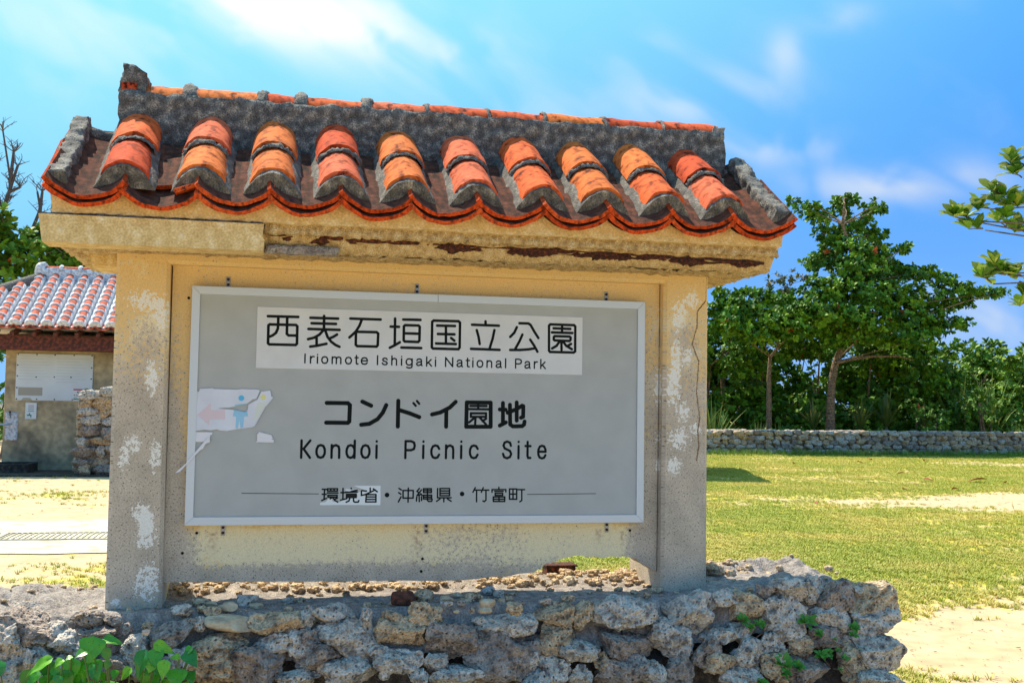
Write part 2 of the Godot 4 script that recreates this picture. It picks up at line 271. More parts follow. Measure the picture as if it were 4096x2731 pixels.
const STONES := [[-0.358,0.743,0.18,0.148,0.07,6], [-0.444,0.735,0.182,0.051,0.075,20], [-0.234,0.732,0.183,0.046,0.064,0], [-0.146,0.733,0.183,0.063,0.041,0], [-0.019,0.725,0.187,0.109,0.099,20], [-0.109,0.677,0.208,0.171,0.11,8], [0.075,0.653,0.219,0.183,0.14,0], [0.277,0.688,0.203,0.265,0.071,-4], [0.477,0.725,0.187,0.14,0.083,0], [0.582,0.722,0.188,0.082,0.102,15], [0.753,0.713,0.192,0.22,0.121,6], [-0.315,0.653,0.219,0.237,0.127,8], [-0.416,0.598,0.244,0.169,0.098,10], [-0.284,0.556,0.263,0.197,0.103,-8], [-0.122,0.589,0.248,0.17,0.087,10], [0.013,0.581,0.252,0.085,0.069,0], [0.276,0.598,0.244,0.27,0.176,-4], [0.491,0.637,0.226,0.145,0.136,20], [0.562,0.6,0.243,0.134,0.077,12], [0.74,0.61,0.238,0.218,0.114,0], [0.458,0.538,0.271,0.11,0.094,0], [0.415,0.51,0.284,0.213,0.065,0], [0.559,0.52,0.279,0.087,0.065,0], [0.093,0.525,0.277,0.187,0.064,-4], [0.716,0.52,0.279,0.194,0.108,0], [-0.043,0.529,0.275,0.085,0.058,0], [-0.167,0.547,0.267,0.045,0.04,0], [0.277,0.538,0.271,0.029,0.029,0], [-0.422,0.661,0.216,0.085,0.069,0], [-0.192,0.616,0.236,0.079,0.046,0], [0.188,0.71,0.193,0.063,0.035,0], [0.65,0.552,0.265,0.064,0.078,0], [0.37,0.57,0.256,0.052,0.07,0], [-1.207,0.748,0.18,0.115,0.053,8], [-1.122,0.741,0.18,0.063,0.035,4], [-0.912,0.684,0.205,0.159,0.081,-12], [-1.168,0.706,0.195,0.137,0.041,0], [-1.07,0.711,0.193,0.034,0.041,0], [-1,0.719,0.189,0.034,0.029,0], [-0.715,0.722,0.188,0.17,0.046,6], [-0.553,0.718,0.19,0.193,0.081,4], [-0.567,0.656,0.218,0.113,0.063,0], [-0.747,0.636,0.227,0.186,0.092,-5], [-0.611,0.585,0.25,0.18,0.126,0], [-0.476,0.539,0.271,0.146,0.063,0], [-1.414,0.724,0.187,0.243,0.118,14], [-1.287,0.674,0.21,0.206,0.117,10], [-1.443,0.66,0.216,0.15,0.153,0], [-1.351,0.612,0.238,0.172,0.117,0], [-1.427,0.573,0.255,0.115,0.099,0], [-1.036,0.616,0.236,0.102,0.139,0], [-0.769,0.571,0.256,0.141,0.086,0], [-0.862,0.611,0.238,0.113,0.075,0], [-1.177,0.653,0.219,0.137,0.093,0], [-1.267,0.591,0.247,0.171,0.099,0], [-1.121,0.582,0.251,0.159,0.092,0], [-0.934,0.576,0.254,0.147,0.092,0], [-0.472,0.648,0.221,0.096,0.092,0], [-0.833,0.72,0.189,0.068,0.052,0], [1.039,0.716,0.191,0.214,0.134,-6], [1.171,0.777,0.18,0.105,0.064,0], [1.256,0.736,0.182,0.141,0.108,0], [1.336,0.787,0.18,0.078,0.065,0], [1.446,0.798,0.18,0.157,0.08,0], [1.556,0.796,0.18,0.094,0.096,0], [1.645,0.767,0.18,0.153,0.112,-12], [1.75,0.789,0.18,0.044,0.034,0], [1.803,0.754,0.18,0.2,0.113,-6], [1.413,0.689,0.203,0.164,0.16,0], [1.611,0.691,0.202,0.16,0.104,8], [1.806,0.668,0.212,0.207,0.136,6], [0.941,0.628,0.23,0.164,0.132,0], [0.952,0.523,0.278,0.102,0.118,0], [1.129,0.63,0.23,0.139,0.064,0], [1.113,0.541,0.269,0.117,0.084,0], [1.342,0.594,0.246,0.127,0.093,0], [1.47,0.591,0.247,0.086,0.08,0], [1.783,0.552,0.265,0.242,0.142,12], [1.684,0.543,0.269,0.124,0.126,0], [1.071,0.578,0.253,0.103,0.105,0], [1.773,0.462,0.305,0.19,0.075,0], [1.354,0.517,0.28,0.127,0.108,0], [0.836,0.521,0.279,0.135,0.089,0], [1.675,0.477,0.298,0.087,0.059,0], [1.237,0.567,0.258,0.119,0.114,0], [1.578,0.618,0.235,0.13,0.074,0], [1.223,0.639,0.225,0.105,0.078,0], [1.479,0.501,0.287,0.171,0.102,0], [1.194,0.492,0.291,0.152,0.078,0]]
const LOOSE := [[-0.086,0.081,0.087,0.05], [0.002,0.02,0.074,0.056], [0.087,0.072,0.056,0.029], [0.069,0.172,0.052,0.023], [0.192,0.053,0.074,0.038], [0.224,0.178,0.063,0.036], [0.271,-0.069,0.055,0.037], [0.29,0.351,0.064,0.047], [0.191,0.32,0.05,0.022], [0.129,0.15,0.035,0.02], [0.315,0.18,0.035,0.023], [0.146,-0.04,0.042,0.024], [0.307,-0.007,0.048,0.03], [0.137,0.332,0.022,0.019], [0.079,0.339,0.022,0.012], [0.449,0.177,0.052,0.026], [0.541,0.162,0.053,0.029], [0.643,-0.198,0.032,0.038], [-0.889,0.146,0.074,0.04], [-0.782,0.172,0.062,0.031], [-0.729,0.123,0.066,0.034], [-0.663,0.006,0.083,0.059], [-0.836,0.014,0.065,0.035], [-0.63,0.046,0.053,0.023], [-0.509,-0.032,0.054,0.027], [-0.465,-0.017,0.036,0.024], [-0.791,0.042,0.041,0.023], [-0.973,0.503,0.026,0.021], [1.287,-0.199,0.072,0.053]]
const BROAD_LEAVES := [[-1.133,0.738,0.52,-1.142,0.67,0.541,0.09], [-1.098,0.735,0.496,-1.04,0.727,0.512,0.036], [-1.155,0.71,0.55,-1.179,0.701,0.577,0.039], [-1.274,0.672,0.481,-1.343,0.629,0.488,0.049], [-1.2,0.663,0.475,-1.209,0.601,0.488,0.071], [-1.165,0.656,0.473,-1.167,0.591,0.486,0.058], [-1.092,0.709,0.528,-1.082,0.667,0.537,0.042], [-1.225,0.681,0.531,-1.244,0.665,0.549,0.033], [-1.257,0.642,0.472,-1.227,0.616,0.489,0.037], [-1.314,0.626,0.453,-1.331,0.592,0.466,0.053], [-0.977,0.685,0.496,-1.002,0.609,0.516,0.064], [-0.937,0.717,0.51,-0.877,0.689,0.514,0.042], [-0.938,0.697,0.519,-0.94,0.65,0.542,0.056], [-0.831,0.7,0.498,-0.856,0.677,0.504,0.033], [-0.84,0.685,0.505,-0.808,0.649,0.533,0.057], [-0.907,0.669,0.558,-0.913,0.62,0.578,0.049], [-0.87,0.63,0.511,-0.875,0.582,0.537,0.078], [-0.976,0.612,0.464,-0.98,0.58,0.467,0.052], [-0.831,0.618,0.489,-0.821,0.581,0.506,0.042], [-1.025,0.63,0.463,-1.053,0.598,0.469,0.037], [-1.069,0.627,0.467,-1.074,0.603,0.481,0.031], [-1.113,0.617,0.454,-1.105,0.589,0.463,0.037], [-1.134,0.655,0.511,-1.132,0.622,0.537,0.024], [-0.866,0.679,0.523,-0.895,0.68,0.531,0.024], [-1.203,0.684,0.495,-1.218,0.676,0.509,0.024], [-1.289,0.611,0.448,-1.276,0.579,0.455,0.05], [-1.085,0.666,0.516,-1.094,0.642,0.519,0.027], [-0.951,0.652,0.514,-0.959,0.631,0.524,0.036], [-0.988,0.586,0.494,-1.005,0.568,0.516,0.052], [-1.187,0.593,0.492,-1.198,0.569,0.513,0.058], [-1.121,0.587,0.464,-1.133,0.562,0.484,0.055], [-0.851,0.574,0.461,-0.835,0.547,0.478,0.055], [-1.317,0.59,0.459,-1.349,0.573,0.473,0.056], [-0.924,0.579,0.436,-0.906,0.549,0.443,0.059], [-1.233,0.625,0.517,-1.243,0.592,0.524,0.052]]
const ROSETTES := [[1.226,0.694,0.251,0.028], [1.248,0.668,0.263,0.021], [1.289,0.677,0.258,0.023], [1.488,0.682,0.256,0.04], [1.529,0.638,0.276,0.022], [1.688,0.656,0.268,0.024], [1.678,0.631,0.279,0.022], [1.358,0.534,0.323,0.042], [1.523,0.565,0.309,0.034], [1.556,0.567,0.308,0.022], [1.599,0.578,0.303,0.016], [1.622,0.548,0.317,0.02], [1.42,0.526,0.326,0.028], [1.261,0.476,0.349,0.024], [1.594,0.618,0.285,0.01], [1.594,0.512,0.332,0.013], [1.362,0.505,0.336,0.025]]
const TWIGS := [[0.0039, 1.346, 0.561, 0.305, 1.413, 0.576, 0.299], [0.0023, 1.415, 0.568, 0.302, 1.422, 0.532, 0.318, 1.428, 0.497, 0.334], [0.0025, 1.463, 0.46, 0.351, 1.479, 0.507, 0.33, 1.508, 0.527, 0.321], [0.0022, 1.612, 0.527, 0.321, 1.646, 0.487, 0.339], [0.0025, 1.677, 0.61, 0.284, 1.689, 0.58, 0.297], [0.0024, 1.243, 0.6, 0.288, 1.274, 0.629, 0.275, 1.306, 0.643, 0.268], [0.0014, 1.537, 0.55, 0.311, 1.556, 0.522, 0.323], [0.0032, 1.56, 0.599, 0.288, 1.607, 0.602, 0.287], [0.0018, 1.313, 0.652, 0.264, 1.326, 0.682, 0.251], [0.0018, 1.604, 0.593, 0.291, 1.654, 0.609, 0.284], [0.0016, 1.215, 0.655, 0.263, 1.22, 0.679, 0.253], [0.0028, 1.361, 0.481, 0.341, 1.432, 0.497, 0.335, 1.466, 0.522, 0.323]]
const ALMOND_BLOBS := [[20.65,9.95,-37.5,0.53,0.27], [20.1,10.26,-37.7,0.27,0.16], [21.47,9.69,-38,0.72,0.45], [22.41,10.26,-38,0.5,0.5], [22.89,10.55,-38,0.32,0.28], [23.85,10.16,-38,0.56,0.37], [24.23,10.27,-38,0.28,0.19], [22.03,9.01,-38,0.91,0.63], [23.17,9.42,-38,0.73,0.55], [24.13,9.11,-38,0.56,0.37], [22.33,8.28,-37,1.34,0.62], [24.51,8.47,-39,0.94,0.57], [24.88,8.5,-37.5,0.37,0.18], [25.27,8.57,-37.5,0.2,0.11], [20.94,7.71,-37,0.79,0.44], [22.14,7.35,-36.5,1.49,0.62], [24.5,7.54,-38,1.3,0.56], [25.24,7.45,-37,0.73,0.37], [25.9,7.57,-37,0.28,0.17], [26.48,7.16,-37,0.65,0.37], [27,6.78,-36.5,0.74,0.37], [28.06,6.6,-36.5,0.65,0.23], [28.84,6.67,-36.5,0.33,0.13], [20.95,6.42,-36,1.46,0.69], [22.67,6.31,-36,1.48,0.7], [24.54,6.34,-36.5,1.35,0.63], [26.27,6.19,-37,0.92,0.51], [27.34,6.23,-37,0.56,0.37], [20.15,5.44,-35.5,1.26,0.59], [21.75,5.33,-35.5,1.45,0.68], [23.85,5.35,-36,1.41,0.62], [25.34,5.23,-36,1.08,0.54], [26.56,5.27,-36,0.64,0.32], [21.31,4.61,-36,1.03,0.43], [23.12,4.66,-36,1.22,0.44], [24.46,4.59,-35.5,0.97,0.4]]
const LOW_BLOBS := [[16.38,6.3,-36.5,0.25,0.18], [16.78,6.07,-36.5,0.5,0.33], [17.47,6.26,-36.5,0.38,0.21], [17.08,5.63,-36,1.07,0.5], [16.26,5.56,-36.5,0.5,0.33], [18.44,5.96,-36.5,0.76,0.42], [19.24,5.91,-36.5,0.77,0.47], [18.24,5.14,-35.5,1.24,0.54], [16.69,4.93,-35.5,0.89,0.41], [16.43,4.99,-36.5,0.66,0.37], [17.55,4.55,-35.5,0.98,0.37], [18.93,4.76,-35.5,0.91,0.46], [19.7,5.55,-36,0.76,0.51]]
const OLIVE_BLOBS := [[20.84,7.36,-40,0.65,0.37], [20.26,7.16,-40,0.37,0.28], [21.72,7.31,-40,0.56,0.37], [21.13,6.83,-40,0.74,0.37]]
const NEAR_BLOBS := [[7.46,4.35,-6.5,0.1,0.06], [7.43,4.2,-6.5,0.08,0.05], [7.22,3.94,-6.5,0.11,0.08], [7.33,3.92,-6.5,0.11,0.08], [7.48,3.9,-6.5,0.1,0.08], [7.01,3.83,-6.5,0.15,0.1], [6.81,3.68,-6.5,0.15,0.07], [6.65,3.69,-6.5,0.05,0.02], [6.93,3.6,-6.5,0.1,0.07], [7.22,3.63,-6.5,0.15,0.1], [7.42,3.6,-6.5,0.13,0.09], [7.21,3.1,-6.5,0.15,0.09], [7.03,3,-6.5,0.1,0.06], [7.42,3.09,-6.5,0.11,0.05], [7.49,2.79,-6.5,0.08,0.09], [7.31,3.13,-6.5,0.08,0.08]]
const ALMOND_TRUNK := [[21.13,1.82,-36.5], [21.19,2.81,-36.5], [21.35,3.56,-36.5], [21.67,4.32,-36.5], [22.13,5.34,-36.5], [22.23,6.85,-36.5], [22.05,8.19,-36.5], [21.69,9.19,-36.5], [21.78,10.04,-36.5]]
const ALMOND_LIMB := [[21.28,3.59,-36.3], [22.01,3.75,-36.3], [22.92,3.88,-36.3], [24.03,3.91,-36.3], [24.67,3.76,-36.3]]
const LOW_TRUNK := [[18.39,2.1,-36.3], [18.39,3,-36.3], [18.44,3.73,-36.3], [18.79,4.15,-36.3], [18.61,4.8,-36.3], [18.17,5.44,-36.3]]
const FAR_WALL_TOP := 0.87
const LEFT_BLOBS := [[-7.78,6.27,-27,0.38,0.32], [-7.65,5.7,-27,0.51,0.51], [-7.18,5.9,-27,0.63,0.38], [-6.63,5.75,-27,0.76,0.5], [-6.07,5.42,-27,0.63,0.5], [-7.15,5.26,-27,0.88,0.51], [-6.38,5.05,-27,0.88,0.5], [-7.79,5,-27,0.63,0.76], [-7.75,4.19,-27,0.51,0.76], [-5.62,5.32,-27,0.5,0.5], [-8.45,5.66,-27,0.77,0.77], [-9.07,5.17,-27,0.9,1.15], [-8.4,4.28,-27,0.89,0.89]]
const LEFT_BARE := [[-8.23, 4.86, -28, -8.07, 6.54, -28, -7.88, 7.27, -28, -7.87, 7.64, -28, -8.11, 8.95, -28], [-7.88, 7.27, -28, -7.61, 7.41, -28], [-7.98, 6.91, -28, -7.69, 8.01, -28], [-7.87, 7.52, -28, -7.81, 8.37, -28], [-7.38, 5.86, -28, -7.06, 6.84, -28, -7.16, 7.31, -28], [-7.08, 6.71, -28, -7.03, 7.32, -28], [-8.08, 6.78, -28, -8.35, 7.97, -28]]

func _ready():
	T0 = Time.get_ticks_msec(); rng.seed = 20240
	# camera
	var cam := Camera3D.new(); cam.name = "camera"; add_child(cam)
	cam.position = Vector3(-0.57911, 1.49677, 4.34603); cam.rotation_degrees = Vector3(3.54732, -11.95725, 0.83499)
	cam.fov = 34.1623; cam.near = 0.05; cam.far = 900.0; cam.current = true
	# sky, exposure
	var env := Environment.new(); env.background_mode = Environment.BG_SKY
	var sky := Sky.new(); var pan := PanoramaSkyMaterial.new(); pan.panorama = sky_picture(); pan.energy_multiplier = 1.0
	sky.sky_material = pan; env.sky = sky; env.tonemap_mode = Environment.TONE_MAPPER_LINEAR
	env.tonemap_exposure = 1.55
	env.sdfgi_enabled = true; env.ssao_enabled = true; env.ssil_enabled = true
	var we := WorldEnvironment.new(); we.name = "environment"; we.environment = env; add_child(we)
	# sun: high, behind the sign and to the left
	var sun := DirectionalLight3D.new(); sun.name = "sun"; add_child(sun)
	sun.look_at_from_position(SUN * 50.0, Vector3.ZERO); sun.light_energy = 1.6; sun.light_color = Color(1.0, 0.95, 0.86); sun.light_angular_distance = 0.5; sun.shadow_enabled = true
	stamp("sky")
	make_materials(); stamp("materials")
	make_ground(); stamp("ground")
	make_coral_wall(); stamp("coral wall")
	make_sign_wall(); stamp("sign wall")
	make_sign_board(); stamp("sign board")
	make_hut(); stamp("hut")
	make_far_wall(); stamp("far wall")
	make_trees(); stamp("trees")
	make_small_plants(); stamp("plants")

const SUN := Vector3(-0.2418, 0.8572, -0.4548)

func sky_picture() -> ImageTexture:
	var w := 2560; var h := 1280
	var n2 := noise(23, 5.0, 4); var n3 := noise(31, 0.9, 3); var st := noise(37, 0.115, 5); var wp := noise(41, 0.06, 3)
	var data := PackedFloat32Array(); data.resize(w * h * 3)
	var sun := SUN.normalized()
	# thin cloud banks: centre (azimuth, elevation in degrees), spread, strength
	var banks := [[-1.0, 20.0, 4.5, 2.0, 1.0], [3.5, 19.2, 4.0, 1.8, 0.7], [8.5, 17.6, 4.5, 1.5, 0.5], [12.0, 15.2, 4.5, 1.0, 0.25], [21.5, 15.8, 4.0, 1.5, 0.55], [18.6, 18.2, 1.6, 0.8, 0.4], [25.8, 17.8, 0.9, 1.1, 0.4], [28.5, 19.2, 1.6, 0.7, 0.3], [31.5, 11.3, 4.5, 0.9, 0.75], [37.0, 20.2, 3.0, 1.2, 0.3], [35.0, 4.6, 8.0, 1.6, 0.5], [25.0, 13.2, 3.5, 0.8, 0.45], [-10.0, 18.0, 6.0, 3.0, 0.35]]
	for y in h:
		var el := PI / 2 - (y + 0.5) / h * PI
		var sy := sin(el); var cy := cos(el); var eld := rad_to_deg(el)
		var hor := pow(clampf(1.0 - maxf(sy, 0.0), 0.0, 1.0), 5.0)
		for x in w:
			var k := (y * w + x) * 3
			if sy < -0.02:
				data[k] = 0.30; data[k + 1] = 0.29; data[k + 2] = 0.24; continue
			var az := (x + 0.5) / w * TAU - (TAU if x * 2 >= w else 0.0)
			var d := Vector3(sin(az) * cy, sy, -cos(az) * cy)
			var g := d.dot(sun)
			var t := smoothstep(0.36, 0.80, g)
			# azure turning pale cyan towards the sun, and hazier again on the side away from it
			var c := Vector3(0.13, 0.34, 0.60).lerp(Vector3(0.022, 0.222, 0.64), smoothstep(-0.1, 0.34, g)).lerp(Vector3(0.235, 0.60, 0.74), t)
			c = c.lerp(Vector3(0.65, 0.80, 0.86), smoothstep(0.74, 1.0, g))
			c = c.lerp(Vector3(0.24, 0.40, 0.66), hor * (0.75 - 0.35 * t))
			var cl := 0.0; var azd := rad_to_deg(az)
			if azd > -45.0 and azd < 65.0 and eld < 45.0:
				# fibrous streaks falling to the right
				var u := azd * 0.86 - eld * 0.5; var v := azd * 0.5 + eld * 0.86
				var wisp := 0.5 + 0.5 * st.get_noise_2d(u * 0.55 + 6.0 * wp.get_noise_2d(azd, eld), v * 1.9)
				for b in banks:
					var e: float = pow((azd - b[0]) / b[2], 2.0) + pow((eld - b[1]) / b[3], 2.0)
					if e < 5.0: cl += b[4] * exp(-e) * smoothstep(0.30, 0.68, wisp)
				cl += 0.05 * smoothstep(0.55, 0.85, wisp)
			else:
				var q := Vector3(d.x, d.y * 2.6, d.z)
				var wisp := 0.5 + 0.5 * n2.get_noise_3dv(q)
				cl = smoothstep(0.56, 0.80, 0.5 + 0.5 * n3.get_noise_3dv(q * 1.4) + 0.18 * (wisp - 0.5)) * 0.75 * smoothstep(0.22, 0.70, wisp)
			cl = clampf(cl, 0.0, 0.95)
			c = c.lerp(Vector3(0.66, 0.69, 0.72) * (0.80 + 0.25 * t), cl)
			data[k] = c.x; data[k + 1] = c.y; data[k + 2] = c.z
	return ImageTexture.create_from_image(Image.create_from_data(w, h, false, Image.FORMAT_RGBF, data.to_byte_array()))

func make_materials() -> void:
	M.coral = grained(101, 0.42, [[0.2, C(84, 79, 77)], [0.3, C(134, 126, 119)], [0.4, C(182, 170, 156)], [0.6, C(206, 193, 177)], [0.9, C(224, 216, 204)]], 0.5, [70.0, C(46, 41, 40)], 2.2, 0.9, 0.014, true, 448)
	M.coral_warm = tinted(M.coral, C(255, 236, 208)); M.coral_dark = tinted(M.coral, C(206, 198, 196)); M.coral_smooth = grained(141, 0.5, [[0.25, C(168, 148, 122)], [0.5, C(202, 180, 146)], [0.8, C(220, 204, 176)]], 0.25, [22.0, C(96, 80, 66)], 0.4)
	M.joint = grained(191, 0.3, [[0.2, C(52, 48, 47)], [0.5, C(84, 78, 75)], [0.85, C(124, 115, 107)]], 0.7, [30.0, C(30, 28, 28)], 1.2)
	M.bed_mortar = grained(181, 0.35, [[0.2, C(116, 108, 102)], [0.5, C(140, 132, 126)], [0.8, C(166, 156, 146)]], 0.6, [34.0, C(66, 60, 58)], 1.0)
	M.roof_mortar = grained(221, 0.3, [[0.2, C(72, 70, 67)], [0.45, C(94, 91, 87)], [0.65, C(122, 117, 109)], [0.9, C(164, 156, 142)]], 0.95, [24.0, C(36, 35, 34)], 0.7, 0.9, 0.012, true, 400)
	M.tile = grained(261, 0.62, [[0.16, C(78, 70, 66)], [0.26, C(120, 100, 92)], [0.33, C(236, 214, 200)], [0.55, C(255, 255, 255)], [0.72, C(255, 238, 214)], [0.85, C(244, 232, 226)]], 0.2, [9.0, C(80, 56, 46)], 0.2, 0.85, 0.02, true, 400)
	M.tiles = []; M.tile.metallic_specular = 0.25; M.tile.vertex_color_use_as_albedo = true
	for c in [C(224, 106, 56), C(214, 96, 56), C(228, 126, 64), C(220, 112, 78), C(204, 84, 48), C(216, 118, 60)]: M.tiles.append(tinted(M.tile, c))
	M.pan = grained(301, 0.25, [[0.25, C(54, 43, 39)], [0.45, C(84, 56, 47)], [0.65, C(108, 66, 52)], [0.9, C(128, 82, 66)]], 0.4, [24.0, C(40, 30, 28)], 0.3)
	M.pan_lip = grained(311, 0.22, [[0.2, C(92, 50, 36)], [0.36, C(156, 66, 36)], [0.5, C(198, 80, 38)], [0.9, C(220, 102, 54)]], 0.35, [18.0, C(84, 48, 36)], 0.3, 0.9, 0.02)
	for k in ["pan", "pan_lip"]: M[k].vertex_color_use_as_albedo = true; M[k].metallic_specular = 0.2
	M.spall = grained(341, 0.22, [[0.2, C(166, 136, 90)], [0.5, C(198, 168, 116)], [0.85, C(216, 196, 154)]], 0.6, [34.0, C(120, 96, 66)], 1.2)
	M.rust = grained(381, 0.12, [[0.2, C(36, 18, 12)], [0.5, C(70, 32, 18)], [0.75, C(120, 56, 26)], [0.9, C(160, 92, 50)]], 0.5, [], 0.4)
	M.plaster = grained(421, 0.4, [[0.2, C(202, 172, 114)], [0.5, C(214, 186, 128)], [0.75, C(222, 198, 146)], [0.92, C(228, 214, 178)]], 0.25, [9.0, C(150, 126, 88)], 0.35)
	M.alu = plain(C(196, 204, 211), 0.42, 0.15); M.steel = plain(C(150, 152, 156), 0.4, 0.8); M.screw = plain(C(52, 42, 36), 0.5, 0.6)
	M.hole = plain(C(14, 12, 11), 1.0)  # near-black, painted for the shade inside the screw holes
	M.hut_wall = grained(461, 6.0, [[0.15, C(128, 116, 94)], [0.4, C(166, 148, 116)], [0.7, C(190, 168, 130)], [0.9, C(204, 184, 150)]], 0.3, [], 0.2)
	M.wood = grained(501, 0.6, [[0.2, C(58, 26, 18)], [0.6, C(104, 46, 30)], [0.9, C(128, 62, 42)]], 0.3, [], 0.1, 0.7)
	M.white_plaster = grained(521, 0.5, [[0.2, C(170, 168, 172)], [0.5, C(214, 212, 214)], [0.9, C(236, 234, 232)]], 0.2, [], 0.2)
	M.hut_tile = grained(541, 0.9, [[0.2, C(96, 52, 40)], [0.45, C(180, 80, 54)], [0.8, C(216, 104, 70)]], 0.25, [20.0, C(80, 60, 54)], 0.2)
	M.bark = grained(581, 0.7, [[0.2, C(70, 54, 42)], [0.6, C(128, 104, 82)], [0.9, C(160, 138, 112)]], 0.5, [], 1.0)
	M.dead = plain(C(92, 80, 78), 0.9)
	M.twig = grained(601, 0.1, [[0.2, C(84, 62, 46)], [0.6, C(140, 108, 82)], [0.9, C(176, 148, 116)]], 0.4, [], 0.3)
	M.leaf = leafy(C(255, 255, 255), 0.55, 0.35); M.leaf.metallic_specular = 0.35; M.broad = leafy(C(70, 150, 30), 0.34, 0.4); M.broad2 = leafy(C(110, 175, 24), 0.36, 0.45); M.broad3 = leafy(C(48, 124, 38), 0.32, 0.35)
	M.herb = leafy(C(60, 130, 34), 0.5, 0.3); M.grass = leafy(C(255, 255, 255), 0.65, 0.3)
	M.facade = facade_material()
func leafy(c: Color, rough: float, through: float) -> StandardMaterial3D:
	var m := plain(c, rough); m.vertex_color_use_as_albedo = true; m.backlight_enabled = true; m.backlight = Color(through, through, through * 0.6); return m

